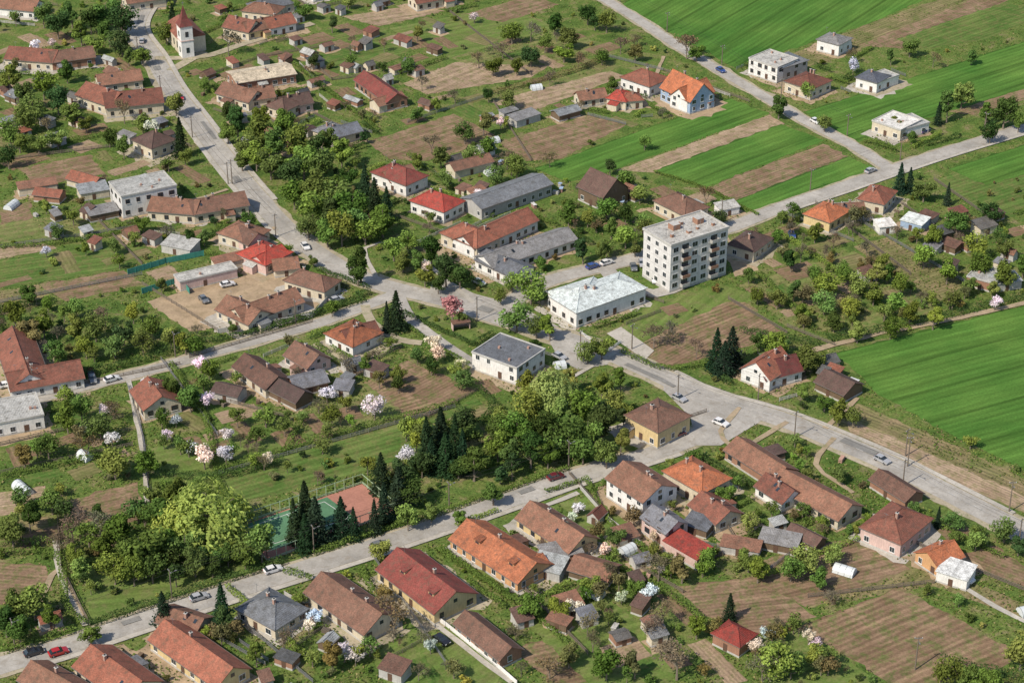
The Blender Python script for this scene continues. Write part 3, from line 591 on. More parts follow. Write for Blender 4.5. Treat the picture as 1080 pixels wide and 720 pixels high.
for f in [[(135,408),(150,460),(158,530)],[(760,545),(800,610)],[(388,150),(330,120)],[(520,108),(560,170)],[(620,122),(660,132)],[(640,580),(720,625)],[(545,614),(620,690)],[(258,660),(330,720)],[(60,535),(65,600),(95,660)],[(700,390),(655,372)],[(768,316),(830,352)],[(830,345),(880,365)],
          [(225,502),(480,430)],[(300,440),(225,420)],[(440,448),(505,412)],[(90,405),(190,385)],[(200,378),(330,340)],[(745,435),(700,450)],[(905,545),(1000,590)],[(1000,590),(1085,625)],[(852,630),(985,615)],[(985,190),(1050,235)],[(950,215),(985,240)],[(825,225),(900,255)],[(640,60),(700,75)],[(700,75),(790,108)],[(470,10),(560,80)],[(310,50),(350,85),(390,80)],[(0,262),(150,240)],[(0,170),(120,155)],
          [(0,470),(130,440)],[(0,500),(140,470)],[(170,380),(230,460)],[(395,590),(470,700)],[(600,500),(680,590)],[(690,560),(800,590)],[(860,565),(800,610)],[(900,230),(1020,300)],[(860,215),(960,290)],[(230,350),(150,300)],[(640,300),(700,320)],[(440,170),(520,230)],[(220,80),(280,60),(340,50)],[(430,130),(520,100)],[(100,230),(150,280)],[(0,320),(150,290)]]:
    fence(f,random.choice(('pole_wood','pole_wood','metal_grey')))
# ---------------------------------------------------------------- leaf meshes
def leafgeo(c,n,size,rng,asp=.65):
    k=len(c); n=n+rng.normal(0,.55,(k,3)); n/=np.linalg.norm(n,axis=1,keepdims=True)+1e-9
    r=rng.normal(size=(k,3)); t=np.cross(n,r); t/=np.linalg.norm(t,axis=1,keepdims=True)+1e-9; b=np.cross(n,t)
    s=size*rng.uniform(.6,1.3,(k,1)); V=np.stack([c-t*s,c-b*s*asp,c+t*s,c+b*s*asp],1).reshape(-1,3); return V
def leafmesh(name,V,tone,trunk=None,mat='leaf'):
    k=len(V)//4; tv=trunk.v if trunk else []; tf=trunk.f if trunk else []
    verts=list(map(tuple,V.tolist())); nv=len(verts)
    faces=[(4*i,4*i+1,4*i+2,4*i+3) for i in range(k)]+[tuple(i+nv for i in f) for f in tf]
    me=D.meshes.new(name); me.from_pydata(verts+tv,[],faces); me.materials.append(MATS[mat]); me.materials.append(MATS['bark'])
    me.polygons.foreach_set('material_index',[0]*k+[1]*len(tf))
    at=me.attributes.new('tone','FLOAT','POINT'); at.data.foreach_set('value',list(np.repeat(tone,4))+[.5]*len(tv)); me.update(); return me
def trunkmb(H,cr,rng,base,r0=.03,nb=6):
    m=MB(); m.cone((0,0,-.2),(0,0,base),H*r0,H*r0*.7,'bark',6); m.cone((0,0,base),(.1,.1,H*.8),H*r0*.7,.03,'bark',5)
    for i in range(nb):
        a=i*2.4+rng.uniform(0,1); z=base+rng.uniform(0,.35)*(H-base); rr=cr*rng.uniform(.5,.85); m.cone((0,0,z),(math.cos(a)*rr,math.sin(a)*rr,z+rr*rng.uniform(.5,1)),H*r0*.4,.03,'bark',4)
    return m
def decid(seed,H=10,cr=4,nl=2400,size=.36,base=.14,lobes=16,oval=1.0):
    rng=np.random.default_rng(seed); zc=H*(base+1)/2; rz=H*(1-base)/2
    C=[];Rr=[]
    for i in range(lobes):
        d=rng.normal(size=3); d/=np.linalg.norm(d); k=rng.uniform(.3,.74)
        C.append([d[0]*cr*k,d[1]*cr*k,zc+d[2]*rz*k*oval]); Rr.append(rng.uniform(.24,.44)*cr)
    C=np.array(C);Rr=np.array(Rr); idx=rng.choice(lobes,nl,p=Rr**2/np.sum(Rr**2))
    d=rng.normal(size=(nl,3)); d/=np.linalg.norm(d,axis=1,keepdims=True); rad=Rr[idx]*rng.uniform(.5,1.22,nl)
    p=C[idx]+d*rad[:,None]*np.array([1,1,.85]); p[:,2]=np.maximum(p[:,2],.15); out=p-np.array([0,0,zc]); rel=np.sqrt((out[:,0]/cr)**2+(out[:,1]/cr)**2+(out[:,2]/rz)**2)
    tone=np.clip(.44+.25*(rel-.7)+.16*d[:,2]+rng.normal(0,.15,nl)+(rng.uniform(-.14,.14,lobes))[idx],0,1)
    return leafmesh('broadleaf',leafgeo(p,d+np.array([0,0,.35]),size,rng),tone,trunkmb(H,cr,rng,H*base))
def conif(seed,H=12,cr=2.6,nl=2000,size=.36):
    rng=np.random.default_rng(seed); t=rng.uniform(0,1,nl)**1.5; z=H*(.06+.94*t); lay=np.round(t*13)/13
    r=cr*(1-t)**.85*(0.65+.35*np.cos((t*13-np.round(t*13))*math.pi)); a=rng.uniform(0,2*math.pi,nl); lump=1+.2*np.sin(a*3+lay*17)+.16*np.sin(a*5+lay*31)
    rr=r*lump*rng.uniform(.45,1.12,nl); p=np.stack([rr*np.cos(a),rr*np.sin(a),z-rr*.3+.2],1); n=np.stack([np.cos(a)*.5,np.sin(a)*.5,np.full(nl,.8)],1)
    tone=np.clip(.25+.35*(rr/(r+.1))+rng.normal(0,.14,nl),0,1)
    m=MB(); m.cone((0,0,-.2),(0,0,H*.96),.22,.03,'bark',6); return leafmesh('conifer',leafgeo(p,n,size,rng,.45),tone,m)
def willow(seed,H=12,cr=6,nl=4000):
    rng=np.random.default_rng(seed); rs=np.random.default_rng(seed+1); A=rs.uniform(0,2*math.pi,90);R=cr*np.sqrt(rs.uniform(.02,1,90));T=H*(1-.45*(R/cr)**2)*rs.uniform(.85,1,90);Bt=T*rs.uniform(.1,.55,90)
    i=rng.integers(0,90,nl); u=rng.uniform(0,1,nl); z=T[i]-(T[i]-Bt[i])*u; sp=rng.normal(0,.45,(nl,2)); rr=R[i]*(1+.12*u); p=np.stack([rr*np.cos(A[i])+sp[:,0],rr*np.sin(A[i])+sp[:,1],z],1)
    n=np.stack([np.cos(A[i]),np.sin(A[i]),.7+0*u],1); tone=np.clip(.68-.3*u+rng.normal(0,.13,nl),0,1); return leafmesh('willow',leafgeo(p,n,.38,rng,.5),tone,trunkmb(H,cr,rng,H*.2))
def bare(seed,H=9,cr=3.6,nl=520):
    rng=np.random.default_rng(seed); m=MB(); tips=[]
    def br(p,d,L,r,dep):
        q=p+d*L; m.cone(tuple(p),tuple(q),r,r*.6,'bark',3 if dep<3 else 5); 
        if dep==0: tips.append(q); return
        for _ in range(3 if dep<3 else 4):
            nd=d+rng.normal(0,.5,3)+np.array([0,0,.12]); nd/=np.linalg.norm(nd); br(q,nd,L*rng.uniform(.6,.82),max(.03,r*.55),dep-1)
        tips.append(q)
    br(np.array([0,0,-.1]),np.array([.03,0,1.]),H*.26,H*.02,4)
    tips=np.array(tips); p=tips[rng.integers(0,len(tips),nl)]+rng.normal(0,.3,(nl,3)); return leafmesh('sparse',leafgeo(p,rng.normal(size=(nl,3)),.2,rng),np.clip(rng.normal(.5,.2,nl),0,1),m)
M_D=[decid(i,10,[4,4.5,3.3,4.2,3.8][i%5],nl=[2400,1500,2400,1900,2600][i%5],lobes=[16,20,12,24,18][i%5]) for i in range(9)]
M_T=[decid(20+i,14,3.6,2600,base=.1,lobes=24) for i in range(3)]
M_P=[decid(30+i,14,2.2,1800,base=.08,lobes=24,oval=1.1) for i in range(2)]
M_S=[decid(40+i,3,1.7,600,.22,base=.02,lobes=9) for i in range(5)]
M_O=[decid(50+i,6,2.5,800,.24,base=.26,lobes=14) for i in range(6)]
M_C=[conif(i,12,[2.8,2.3,3.2,2.6][i]) for i in range(4)]
M_W=[willow(1),willow(5)]; M_B=[bare(i) for i in range(4)]
BH=dict(D=(M_D,10,'broadleaf_tree'),T=(M_T,14,'tall_broadleaf_tree'),P=(M_P,14,'poplar_tree'),S=(M_S,3,'shrub'),O=(M_O,6,'orchard_tree'),C=(M_C,12,'conifer_tree'),W=(M_W,12,'willow_tree'),B=(M_B,9,'sparse_spring_tree'),F=(M_O,6,'blossom_tree'))
CLR=dict(m=(.14,.21,.048),d=(.07,.12,.035),l=(.22,.30,.065),y=(.30,.34,.085),o=(.20,.185,.075),c=(.032,.06,.03),w=(.78,.76,.68),p=(.5,.27,.25),b=(.2,.17,.1))
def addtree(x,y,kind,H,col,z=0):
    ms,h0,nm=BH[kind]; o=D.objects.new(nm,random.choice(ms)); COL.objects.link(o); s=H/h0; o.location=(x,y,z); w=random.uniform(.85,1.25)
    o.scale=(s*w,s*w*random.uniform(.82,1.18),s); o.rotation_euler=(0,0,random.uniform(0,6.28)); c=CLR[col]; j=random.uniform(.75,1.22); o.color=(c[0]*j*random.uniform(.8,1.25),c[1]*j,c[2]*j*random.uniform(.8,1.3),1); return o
def tree(px,py,kind,H,col):
    x,y=P(px,py,H*.5); addtree(x,y,kind,H,col); markpoly([(x-1,y-1),(x+1,y-1),(x+1,y+1),(x-1,y+1)],MASK,H*.14)
TR="""585,412,W,15,y;560,430,D,11,l;612,430,D,12,l;600,462,D,11,m;635,445,T,13,d;560,470,T,14,d;525,470,D,10,m;640,478,D,9,m;615,475,D,9,m;545,452,D,10,m;655,465,D,8,l;578,478,D,9,m;600,400,D,9,y;635,405,D,9,l;655,400,D,8,m;570,415,D,11,y;595,435,D,11,l;620,455,D,11,m;540,478,D,9,m;530,445,D,8,l;650,425,D,9,l;555,405,D,9,l
450,465,C,13,c;465,455,C,14,c;480,462,C,13,c;470,478,C,12,c;488,475,C,12,c;455,480,C,11,c;445,490,D,8,d;500,490,D,9,d;540,492,D,8,d
380,276,P,15,d;377,284,D,12,d;403,232,D,11,m;415,262,D,8,l;425,275,D,8,m;455,262,T,13,d;470,282,T,13,d;448,290,D,8,l;485,290,D,9,d;462,300,D,7,d;440,275,D,9,m;430,255,D,8,l
250,128,T,14,d;243,120,D,10,d;272,142,D,13,m;262,155,D,10,m;290,150,T,14,m;312,150,D,13,m;285,172,D,12,m;305,182,D,12,d;330,155,D,11,d;345,148,D,10,m;360,160,D,11,l;340,175,D,12,m;335,200,D,13,m;330,220,D,12,l;355,205,D,12,m;372,218,D,12,m;360,240,D,12,l;345,245,D,11,m;385,245,D,9,l;368,186,D,9,d;395,205,C,12,c;385,195,C,13,c;408,215,C,12,c
275,125,D,11,l;300,130,D,11,m;320,170,D,12,l;310,205,D,10,m;350,225,D,11,d;325,240,D,9,m;255,170,D,8,m;270,165,D,10,l;240,140,D,9,m;375,235,D,10,m
190,145,C,15,c;182,20,C,12,c;175,35,D,9,m;128,22,D,14,d;112,14,D,14,m;95,20,D,13,d;75,15,D,12,m;60,25,D,12,d;45,15,D,12,m;128,45,D,10,d;150,60,D,7,m;115,35,D,12,m;100,45,D,9,l;85,35,D,10,m;135,60,D,8,l
10,85,D,12,m;25,100,D,12,m;45,90,D,12,l;60,105,D,11,d;25,125,D,11,m;50,130,B,10,b;10,140,D,11,m;75,120,D,10,l;130,115,B,11,b;70,75,D,9,m;40,150,D,9,m;8,165,D,9,d;130,155,D,9,m;115,145,D,8,d;185,110,D,9,l;215,90,D,7,l;35,115,D,10,m;60,145,D,8,l;90,130,D,8,m;20,150,D,8,l;165,145,D,8,m;150,130,D,8,l;195,165,D,7,m
240,40,B,14,b;330,65,D,7,d;320,10,D,9,m;405,45,B,8,b;440,35,D,7,l;350,25,D,8,d;370,65,D,6,m;560,30,B,12,b;585,25,D,9,d;600,40,D,9,m;620,15,D,9,d;640,22,D,10,m;655,45,B,9,b;670,55,D,8,o;560,60,D,8,d;530,50,B,9,b;545,70,D,8,m;505,60,B,9,b;610,60,B,9,b;635,60,D,7,m;580,80,B,8,b;575,45,D,9,m;595,55,D,8,l;540,35,D,9,m;520,70,D,8,m
418,328,C,13,c;408,334,C,10,c;477,326,F,10,p;560,303,D,11,l;545,335,D,10,l;580,345,D,9,l;566,345,D,7,m;635,365,D,9,l;620,372,D,7,l;540,298,D,7,l;528,312,D,6,m
322,535,C,14,c;310,548,C,12,c;333,548,C,13,c;322,562,C,11,c;360,545,C,11,c;373,552,C,10,c;402,498,C,12,c;420,515,C,12,c;405,530,C,12,c;395,545,C,10,c;432,520,D,9,d;430,545,D,8,l;275,572,D,11,l;258,588,D,7,m
218,538,W,16,y;188,548,W,12,y;170,545,D,12,m;178,575,D,9,l;148,580,D,13,m;140,600,D,9,m;160,520,D,8,l;230,565,D,10,l;205,592,D,8,d;75,552,B,11,b;100,550,B,11,b;110,575,D,8,m;60,570,B,8,b;80,585,D,8,l;120,490,D,8,l;155,488,D,9,m;105,450,D,8,m;30,545,D,9,d;12,560,D,9,m;20,525,D,7,m;125,560,D,10,m;195,575,D,10,m;120,600,D,8,l;160,600,D,8,m;240,545,D,9,l;185,520,D,9,m;240,585,D,7,m
234,640,C,12,c;238,650,D,8,d;172,642,C,10,c;15,640,D,9,m;35,635,D,9,l;55,650,D,8,m;20,665,D,9,m;5,655,D,9,d;95,670,D,5,m;270,690,D,7,m;300,675,B,9,b;415,645,B,13,b;350,690,D,8,o;455,540,D,6,l;400,580,D,6,l;520,520,D,7,m;485,545,D,5,m
756,368,C,12,c;772,366,C,12,c;764,378,C,10,c;735,365,B,8,b;705,345,B,9,b;690,352,B,9,b;800,360,D,7,m;820,362,D,8,l;850,380,D,8,m;862,378,D,7,l;885,435,D,8,m;870,425,D,6,m;845,415,D,6,l;900,440,D,6,m
822,112,D,10,d;725,45,B,12,b;735,55,D,8,m;945,130,D,6,m;1000,112,D,12,m;1015,100,D,11,l;1040,120,D,9,m;1060,118,D,12,d;1075,128,D,9,m;990,120,C,9,c;1045,140,D,8,d;962,145,D,6,m;870,130,D,7,m;850,95,D,7,l;900,55,B,9,b;960,50,D,8,m;940,60,D,7,m;1025,60,D,7,m;985,60,B,8,b
950,188,C,10,c;960,190,C,9,c;1000,205,C,8,c;975,200,D,9,m;985,250,D,9,l;1010,235,D,9,m;1030,260,D,9,l;1045,225,D,8,d;1060,260,D,9,m;1000,285,D,9,l;1035,280,D,9,m;1060,290,D,10,m;975,270,D,9,l;1080,280,D,9,m
870,300,D,8,l;890,290,D,8,m;905,300,D,8,l;922,310,D,8,m;945,320,D,8,l;870,320,D,8,l;845,330,D,7,m;900,325,D,7,l;925,290,D,8,l;950,300,D,9,m;960,330,D,8,m;880,340,D,7,d;905,350,D,7,l;860,290,D,7,m;940,345,D,7,m;985,335,D,8,l;838,305,D,8,m;820,315,D,7,l
880,250,B,7,b;870,262,B,7,b;900,240,B,7,b;915,260,B,8,b;835,275,D,7,d;845,265,B,7,b;860,245,D,7,m;790,290,D,6,l;835,240,B,7,b;820,250,D,6,m
660,190,D,8,m;680,150,D,6,l;675,205,D,7,l;640,220,D,8,m;620,230,D,7,l;660,225,D,8,d;600,225,D,8,m;645,240,D,8,m;660,250,D,8,l;640,260,D,7,l;680,240,D,7,m;615,265,D,9,d;635,265,D,8,m;745,205,B,9,b;725,235,D,6,m;670,262,D,6,m;760,230,D,6,d
545,175,D,9,m;525,185,D,8,m;490,140,D,9,m;510,130,D,9,o;465,165,D,9,m;455,150,B,8,b;535,165,B,9,b;500,165,D,8,l;515,155,D,8,m;580,165,B,8,b;470,190,D,7,m;440,170,D,7,m;515,100,D,6,d;535,105,D,8,m;480,100,B,8,b;430,70,D,7,m;440,120,D,7,m;460,110,D,6,l;445,85,B,8,b
700,640,B,10,b;715,690,B,14,b;770,640,C,7,c;695,595,B,9,b;720,600,D,8,o;745,590,D,7,l;650,565,D,7,m;640,600,B,8,b;670,620,D,6,m;690,655,B,8,b;735,660,D,7,l;820,695,D,9,l;835,700,D,8,m;805,700,B,9,b;860,690,D,6,l;560,640,D,7,m;590,640,D,6,l;620,655,B,8,b;600,690,D,7,o;640,700,D,9,m;670,700,D,8,o;580,700,B,8,b
880,585,D,6,l;800,600,D,8,l;835,600,D,7,m;850,590,D,7,l;865,610,D,6,m;990,545,C,6,c;1005,550,D,5,m;1060,560,D,7,m;1075,575,D,6,d;790,590,D,7,m;1030,570,D,6,l;1000,710,D,9,m;1020,715,D,8,m;1040,718,D,8,m;1078,690,D,9,l;765,520,D,6,l;790,550,D,6,l;850,500,D,5,l;885,500,D,5,m
395,430,F,7,w;215,482,F,7,w;238,480,F,6,w;240,458,F,5,w;118,462,F,5,w;605,640,F,5,w;900,70,F,6,w;505,205,F,5,w;690,565,F,4,w;1050,320,F,5,w;190,470,O,5,l;270,460,O,6,m;205,365,D,7,m;70,440,D,10,m;85,430,D,9,l;50,470,D,8,m;90,470,B,9,b;25,480,D,8,o;115,430,B,9,b;180,410,D,9,d;200,420,D,8,m;170,440,D,7,m;220,390,D,7,m;195,362,D,7,l;250,440,O,6,m;280,440,O,6,l;300,450,O,6,m;320,440,O,5,l;350,440,O,6,m;370,445,O,6,l;365,425,O,6,l;345,455,O,5,m;400,400,O,6,o;420,395,D,6,m;365,385,B,8,b;385,385,D,6,m;395,375,B,7,b;440,375,D,6,m;455,385,D,6,d;480,390,D,6,l;420,405,D,6,d;490,400,D,6,m
30,350,D,9,o;15,330,D,9,m;45,340,D,9,m;60,350,B,9,b;80,345,D,9,l;100,345,D,9,m;130,350,D,9,d;150,360,D,8,m;120,365,D,8,m;90,365,D,8,l;60,370,D,7,m;30,310,D,7,m;160,345,D,8,m;180,355,D,7,l;110,330,B,9,b;140,330,D,7,l;50,320,D,6,l;80,325,D,7,l;245,345,D,5,m;330,275,D,5,m;350,325,D,6,m;215,250,D,6,m;170,300,D,5,m;120,260,D,6,m;90,262,D,5,l;150,235,D,7,m;180,242,B,7,b;200,250,D,6,d;60,245,D,6,m"""
for t in TR.replace('\n',';').split(';'):
    a=t.split(','); tree(float(a[0]),float(a[1]),a[2],float(a[3])*random.uniform(.92,1.08),a[4])
def hedge(px,h=1.6,w=.8,col='m',world=False):
    c=smooth(px if world else [P(*p) for p in px],3); rng=np.random.default_rng(len(px)+abs(int(px[0][0]*3))); pts=[];nr=[]
    for a,b in zip(c[:-1],c[1:]):
        L=np.linalg.norm(b-a); d=(b-a)/L; nn=np.array([-d[1],d[0]]); k=int(L*45)
        t=rng.uniform(0,L,k); s=rng.uniform(-1,1,k); z=rng.uniform(.1,1,k)**.6*h; top=rng.uniform(0,1,k)<.5
        s=np.where(top,s,np.sign(s)); z=np.where(top,h+rng.normal(0,.12,k),z); q=a+d*t[:,None]+nn*(s*w+rng.normal(0,.1,k))[:,None]
        z=z*(1+.14*np.sin(q[:,0]*1.1)+.1*np.sin(q[:,1]*.7+2))
        pts.append(np.column_stack([q,z])); nr.append(np.column_stack([nn*(s*.6)[:,None],np.where(top,1,.2)]))
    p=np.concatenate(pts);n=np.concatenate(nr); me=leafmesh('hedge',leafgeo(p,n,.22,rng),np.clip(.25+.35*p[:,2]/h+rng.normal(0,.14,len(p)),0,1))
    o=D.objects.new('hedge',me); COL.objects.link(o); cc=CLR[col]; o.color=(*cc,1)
# plot borders around each house where there is free ground
for tw,L,W in HF:
    for side in range(4):
        off=random.uniform(5,9); g=random.uniform(1,6)
        s0,s1={0:((-g,-off),(L+g,-off)),1:((-g,W+off),(L+g,W+off)),2:((-off,-g),(-off,W+g)),3:((L+off,-g),(L+off,W+g))}[side]
        A=np.array(tw(*s0));Bb=np.array(tw(*s1)); n=8; run=[]; best=[]
        for i in range(n+1):
            p=A+(Bb-A)*i/n
            if occ(p[0],p[1],MASK): run=[]
            else: run.append(p)
            if len(run)>len(best): best=list(run)
        if len(best)>=4:
            if random.random()<.62: hedge([best[0],best[-1]],random.uniform(1.1,1.9),random.uniform(.4,.75),random.choice('mdmlm'),world=True); markpoly([tuple(best[0]),tuple(best[-1]),tuple(best[-1]+.1),tuple(best[0]+.1)],MASK,1)
            else: fence([best[0],best[-1]],random.choice(('pole_wood','metal_grey','w_concrete','pole_wood')),world=True)
def scat(x0,y0,x1,y1,n,kinds,h0,h1,cols):
    c=0
    for _ in range(n*6):
        if c>=n: break
        px=random.uniform(x0,x1); py=random.uniform(y0,y1); x,y=P(px,py)
        if occ(x,y,MASK): continue
        k=random.choice(kinds); h=random.uniform(h0,h1); addtree(x,y,k,h,'b' if k=='B' else 'w' if k=='F' else random.choice(cols)); c+=1
scat(-60,-60,1140,740,620,'SSSSSS',1.0,2.8,'mmldoy')
scat(-20,-40,700,300,110,'OODBBF',4,7,'mmlldo'); scat(0,330,520,520,70,'OOOBF',3.5,6,'mllo'); scat(540,540,900,720,60,'OOBBOF',3,6,'mlo'); scat(780,230,1080,350,50,'OODB',3.5,7,'mlo'); scat(640,470,1080,640,25,'OO',3,5,'ml'); scat(0,520,260,640,34,'OOD',4,8,'mld'); scat(200,620,480,720,22,'OOBF',3,6,'mlo')
scat(420,440,680,510,22,'DO',5,9,'dml'); scat(-150,-140,1240,-45,150,'DDT',8,14,'dmml')
for p,h,w,cl in [([(92,662),(160,640),(250,610),(300,594)],1.8,.9,'d'),([(0,690),(40,678),(80,666)],1.6,.8,'m'),([(330,586),(400,562),(450,546)],1.5,.7,'m'),([(455,546),(520,523),(600,495)],1.3,.6,'m'),([(300,603),(330,612)],1.5,.7,'m'),
    ([(85,398),(140,385),(190,370)],2,1,'d'),([(260,355),(330,335),(390,310)],1.6,.8,'d'),([(345,330),(385,318)],1.8,1,'d'),([(425,330),(455,345),(500,365)],1.2,.6,'d'),([(430,345),(470,372),(495,385)],1.0,.5,'m'),([(0,585),(60,588),(70,640),(90,662)],1.6,.8,'m'),
    ([(335,285),(390,305)],1.2,.7,'d'),([(150,500),(225,505),(300,488)],1.8,1,'d'),([(225,505),(250,540)],1.5,.8,'m'),([(505,412),(520,430),(505,450)],1.8,.8,'d'),([(655,372),(700,390),(745,385),(765,378)],1.3,.7,'m'),([(870,360),(930,349),(1010,332),(1085,312)],1.6,1.4,'d'),([(780,350),(830,360),(865,365)],1.8,1,'d'),
    ([(990,700),(1040,712),(1085,720)],2.4,1.2,'d'),([(965,545),(1000,560),(1060,590)],1.2,.5,'m'),([(640,62),(600,78),(520,100)],1.5,1,'o'),([(690,182),(745,200),(800,228)],.8,.4,'m'),([(470,62),(420,80)],1.5,.8,'m'),([(225,535),(245,555)],2,.8,'d'),([(0,350),(0,330),(60,320)],1.8,.8,'d'),([(525,540),(480,556)],1.2,.5,'l'),([(575,520),(620,507)],1.2,.5,'m'),([(200,355),(225,362),(340,330)],1.5,.6,'d'),
    ([(460,580),(550,640),(610,690)],1.3,.6,'m'),([(240,620),(330,700)],1.3,.6,'l'),([(380,600),(400,640)],1.3,.6,'m'),([(620,510),(650,560),(720,600)],1.2,.5,'m'),([(880,540),(850,600)],1.2,.5,'l'),([(180,385),(215,440),(230,500)],1.5,.7,'m'),([(0,450),(70,430)],1.5,.7,'m'),([(520,230),(480,200),(430,165)],1.4,.6,'m'),([(800,290),(860,350)],1.4,.8,'m'),([(820,245),(900,300),(960,350)],1.2,.7,'l'),([(300,60),(400,140)],1.3,.7,'m'),([(20,160),(130,140)],1.4,.8,'m'),
    ([(225,500),(350,462),(480,428)],1.7,.9,'m'),([(0,505),(70,490),(130,478)],1.6,.8,'m'),([(0,575),(60,572)],1.4,.8,'m'),([(640,592),(700,625),(760,668)],1.3,.7,'m'),([(905,570),(850,590),(800,612)],1.3,.6,'l'),([(0,262),(60,258),(140,244)],1.3,.7,'m'),([(320,440),(300,480)],1.5,.7,'m')]: hedge(p,h,w,cl)
def tufts(name,n,rect,size,zmax,col,sd=1):
    rng=np.random.default_rng(sd); px=rng.uniform(rect[0],rect[2],n*2); py=rng.uniform(rect[1],rect[3],n*2); keep=[]
    for a,b in zip(px,py):
        x,y=P(a,b)
        if not occ(x,y,LOW): keep.append((x,y))
        if len(keep)>=n: break
    q=np.array(keep); k=len(q); f=np.sin(q[:,0]*.11+1.3*np.sin(q[:,1]*.07))+np.sin(q[:,1]*.13+1.7*np.sin(q[:,0]*.09)); sel=rng.uniform(-1.6,1.6,k)<f; q=q[sel]; k=len(q)
    p=np.column_stack([q,rng.uniform(.05,zmax,k)]); nr=rng.normal(0,.5,(k,3)); nr[:,2]=1
    me=leafmesh(name,leafgeo(p,nr,size,rng),np.clip(rng.normal(.5,.2,k),0,1)); o=D.objects.new(name,me); COL.objects.link(o); o.color=(*col,1)
tufts('undergrowth',70000,(-40,-20,1120,740),.34,.45,(.12,.18,.04)); tufts('dry_grass',36000,(-40,-20,1120,740),.3,.4,(.27,.24,.11),sd=3)
tufts('dandelion_clumps',9000,(-40,-20,1120,740),.16,.3,(.45,.42,.12),sd=4)
# ---------------------------------------------------------------- cars
def carmesh(col):
    m=MB(); k='car_'+col; w=.88
    prof=[(-2.1,.35),(-2.12,.75),(-1.95,.92),(-1.2,.98),(1.0,1.0),(1.7,.86),(2.08,.72),(2.12,.35)]
    n=len(prof); m.face([(x,-w,z) for x,z in prof],k); m.face([(x,w,z) for x,z in prof[::-1]],k)
    for i in range(n): j=(i+1)%n; m.face([(prof[i][0],-w,prof[i][1]),(prof[j][0],-w,prof[j][1]),(prof[j][0],w,prof[j][1]),(prof[i][0],w,prof[i][1])],k)
    b=[(-1.85,-w+.04,.93),(.95,-w+.04,.98),(.95,w-.04,.98),(-1.85,w-.04,.93)]; t=[(-1.35,-w+.2,1.4),(.2,-w+.2,1.42),(.2,w-.2,1.42),(-1.35,w-.2,1.4)]
    m.hexa(b,t,'glass'); m.hexa([(x,y,z+.002) for x,y,z in t],[(x*.97,y*.97,z+.06) for x,y,z in t],k)
    for s in(-1,1): m.box(-.55,s*(w-.1)-.04,.98,-.45,s*(w-.1)+.03,1.4,k)
    for x in(-1.3,1.3):
        for s in(-1,1): m.cone((x,s*(w-.2),.33),(x,s*(w+.03),.33),.33,.33,'rubber',12); m.cone((x,s*(w+.03),.33),(x,s*(w+.05),.33),.19,.17,'metal_grey',8)
    for s in(-1,1): m.box(2.05,s*.6-.18,.6,2.14,s*.6+.18,.74,'frame'); m.box(-2.16,s*.65-.12,.65,-2.1,s*.65+.12,.85,'car_red'); m.box(.75,s*(w+.1)-.08,1.0,.92,s*(w+.1)+.08,1.12,k)
    return m.mesh('car_'+col)
CM={}
def car(px,py,dx,dy,col,z=.2):
    if col not in CM: CM[col]=carmesh(col)
    a=P(px,py); b=P(px+dx,py+dy); o=D.objects.new('parked_car',CM[col]); COL.objects.link(o); o.location=(a[0],a[1],z); o.rotation_euler=(0,0,math.atan2(b[1]-a[1],b[0]-a[0])); o.scale=(1.05,1.05,1.05)
for c in [(62,690,10,-3,'red'),(118,402,10,-3,'white'),(96,396,3,10,'maroon'),(98,402,3,10,'gray'),(466,677,10,7,'black'),(288,603,10,-3,'white'),(918,182,10,-4,'silver'),(677,280,3,10,'silver'),(684,288,3,10,'red'),(690,297,3,10,'white'),(668,284,3,10,'gray'),
    (716,422,10,5,'silver'),(586,505,10,-3,'maroon'),(84,392,3,10,'blue'),(8,408,10,-2,'white'),(36,690,10,-3,'black'),(1018,612,10,5,'white'),(850,100,10,5,'silver'),(975,140,10,-4,'blue'),(505,300,10,5,'white'),(715,460,10,-3,'maroon'),(322,262,8,10,'white'),(555,600,10,7,'silver'),(860,130,10,6,'white'),(835,250,3,8,'blue'),(355,318,10,-3,'silver'),
    (625,283,10,-3,'blue'),(640,279,10,-3,'white'),(700,262,10,-3,'gray'),(590,378,10,5,'silver'),(560,384,8,-5,'red'),(760,448,10,4,'white'),(930,487,10,5,'silver'),(210,632,10,-3,'silver'),(400,577,10,-3,'gray'),(190,105,7,10,'red'),(150,45,3,-10,'silver'),(760,76,10,6,'blue'),(310,730,10,5,'silver'),(240,302,10,-2,'white'),(215,318,5,5,'gray')]: car(*c)
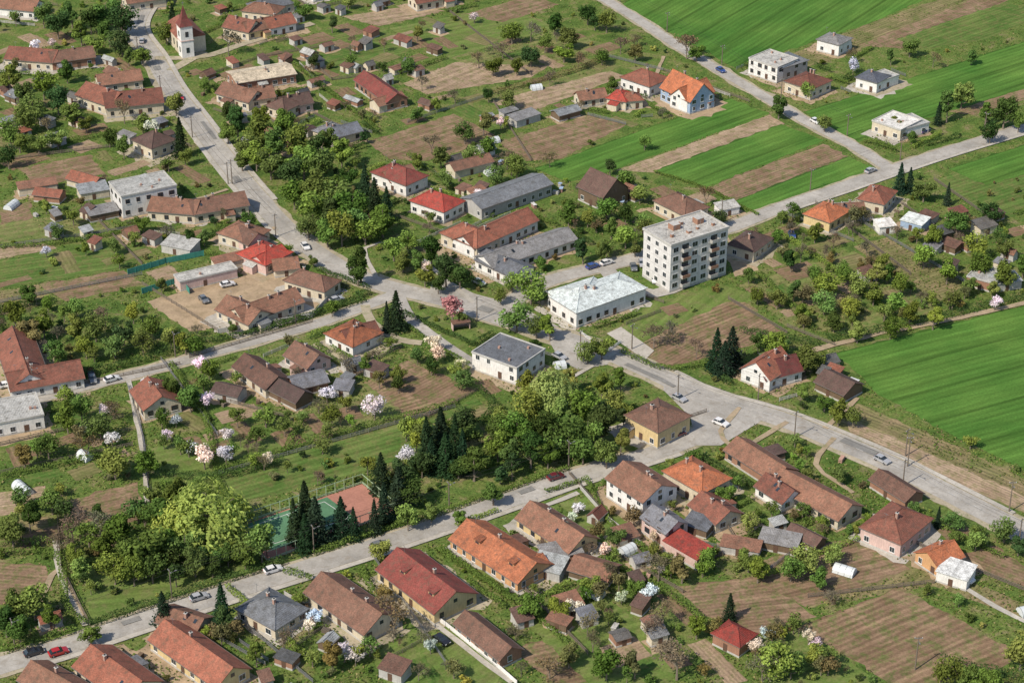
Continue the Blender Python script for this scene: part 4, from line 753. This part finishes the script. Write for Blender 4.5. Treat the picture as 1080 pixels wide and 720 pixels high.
# ---------------------------------------------------------------- poles with wires
def pole(x,y,h=8,name='utility_pole',ang=0):
    m=MB(); m.cone((0,0,0),(0,0,h),.19,.12,'pole_wood',8); m.box(-.9,-.06,h-.5,.9,.06,h-.36,'metal_grey')
    for q in(-.8,0,.8): m.cone((q,0,h-.36),(q,0,h-.14),.06,.05,'frame',5)
    m.cone((0,0,h-1),(0,-1.4,h-.7),.04,.04,'metal_grey',5); m.box(-.12,-1.8,h-.76,.12,-1.3,h-.64,'metal_grey')
    m.obj(name,None,(x,y,0),ang); return (x,y,h)
def line_of(pts,off,step,a,b):
    c=frac(pts,a,b); prev=None; acc=1e9
    for i in range(1,len(c)-1):
        acc+=np.linalg.norm(c[i]-c[i-1])
        if acc>=step:
            d=c[i+1]-c[i-1]; d/=np.linalg.norm(d); nn=np.array([-d[1],d[0]]); p=c[i]+nn*off; ang=math.atan2(nn[1],nn[0]); q=pole(p[0],p[1],ang=ang); acc=0
            if prev:
                m=MB()
                for s in(-.8,.8):
                    A=Vector((prev[0]+nn[0]*s,prev[1]+nn[1]*s,7.85));Bv=Vector((q[0]+nn[0]*s,q[1]+nn[1]*s,7.85))
                    for k in range(6):
                        t0,t1=k/6,(k+1)/6; f=lambda t:A.lerp(Bv,t)-Vector((0,0,3.2*t*(1-t))); m.cone(f(t0),f(t1),.03,.03,'rubber',3)
                m.obj('power_line')
            prev=q
line_of(R1,-5.2,38,.03,.5); line_of(R1,-6,34,.62,.97); line_of(R1,6,40,.7,.97); line_of(R4,4.6,34,.1,.9); line_of(R3,3.6,36,.1,.95); line_of(R5,3.2,36,.2,.9); line_of(R2,4.0,38,.3,.95)
for p in((965,706),(1064,540),(957,492),(245,195)): x,y=P(*p); pole(x,y,9)
for i in range(120):
    zx=random.choice(zones); x,y=P(random.uniform(zx[0],zx[2]),random.uniform(zx[1],zx[3]))
    if occ(x,y,MASK): continue
    m=MB(); n=random.randint(3,8); k=random.choice(('pole_wood','chimney','w_wood','w_concrete'))
    for r in range(4):
        for c in range(n-(r%2)): m.cone((c*.32+(r%2)*.16,0,.16+r*.28),(c*.32+(r%2)*.16,1.0,.16+r*.28),.15,.15,k,6)
    if i%3==0: m.box(-.2,-.1,1.3,n*.32,1.1,1.34,random.choice(('lgray','w_blue','white')))
    m.obj('firewood_stack',None,(x,y,0),random.uniform(0,3))
# ---------------------------------------------------------------- light, sky, camera
S=Vector((-.60,-.55,0)).normalized(); el=math.radians(46); S=Vector((S.x*math.cos(el),S.y*math.cos(el),math.sin(el)))
su=D.lights.new('sun','SUN'); su.energy=5.0; su.angle=math.radians(.6); su.color=(1,.90,.76); so=D.objects.new('sun',su); COL.objects.link(so); so.rotation_euler=S.to_track_quat('Z','Y').to_euler(); so.location=(0,300,400)
w=D.worlds.new('World'); SC.world=w; w.use_nodes=True; nt=w.node_tree; bg=nt.nodes['Background']; sk=nt.nodes.new('ShaderNodeTexSky'); sk.sky_type='NISHITA'; sk.sun_disc=False; sk.sun_elevation=el; sk.sun_rotation=math.atan2(S.x,S.y)
nt.links.new(sk.outputs[0],bg.inputs[0]); bg.inputs[1].default_value=.14
cd=D.cameras.new('camera'); cd.sensor_width=36; cd.lens=36*FP/1080; cd.clip_end=12000; cd.clip_start=1; co=D.objects.new('camera',cd); COL.objects.link(co); co.location=(0,0,CH); co.rotation_euler=(math.pi/2-DEP,0,0); SC.camera=co
SC.view_settings.view_transform='Standard'; SC.view_settings.look='None'; SC.view_settings.exposure=0
print('objects',len(D.objects))
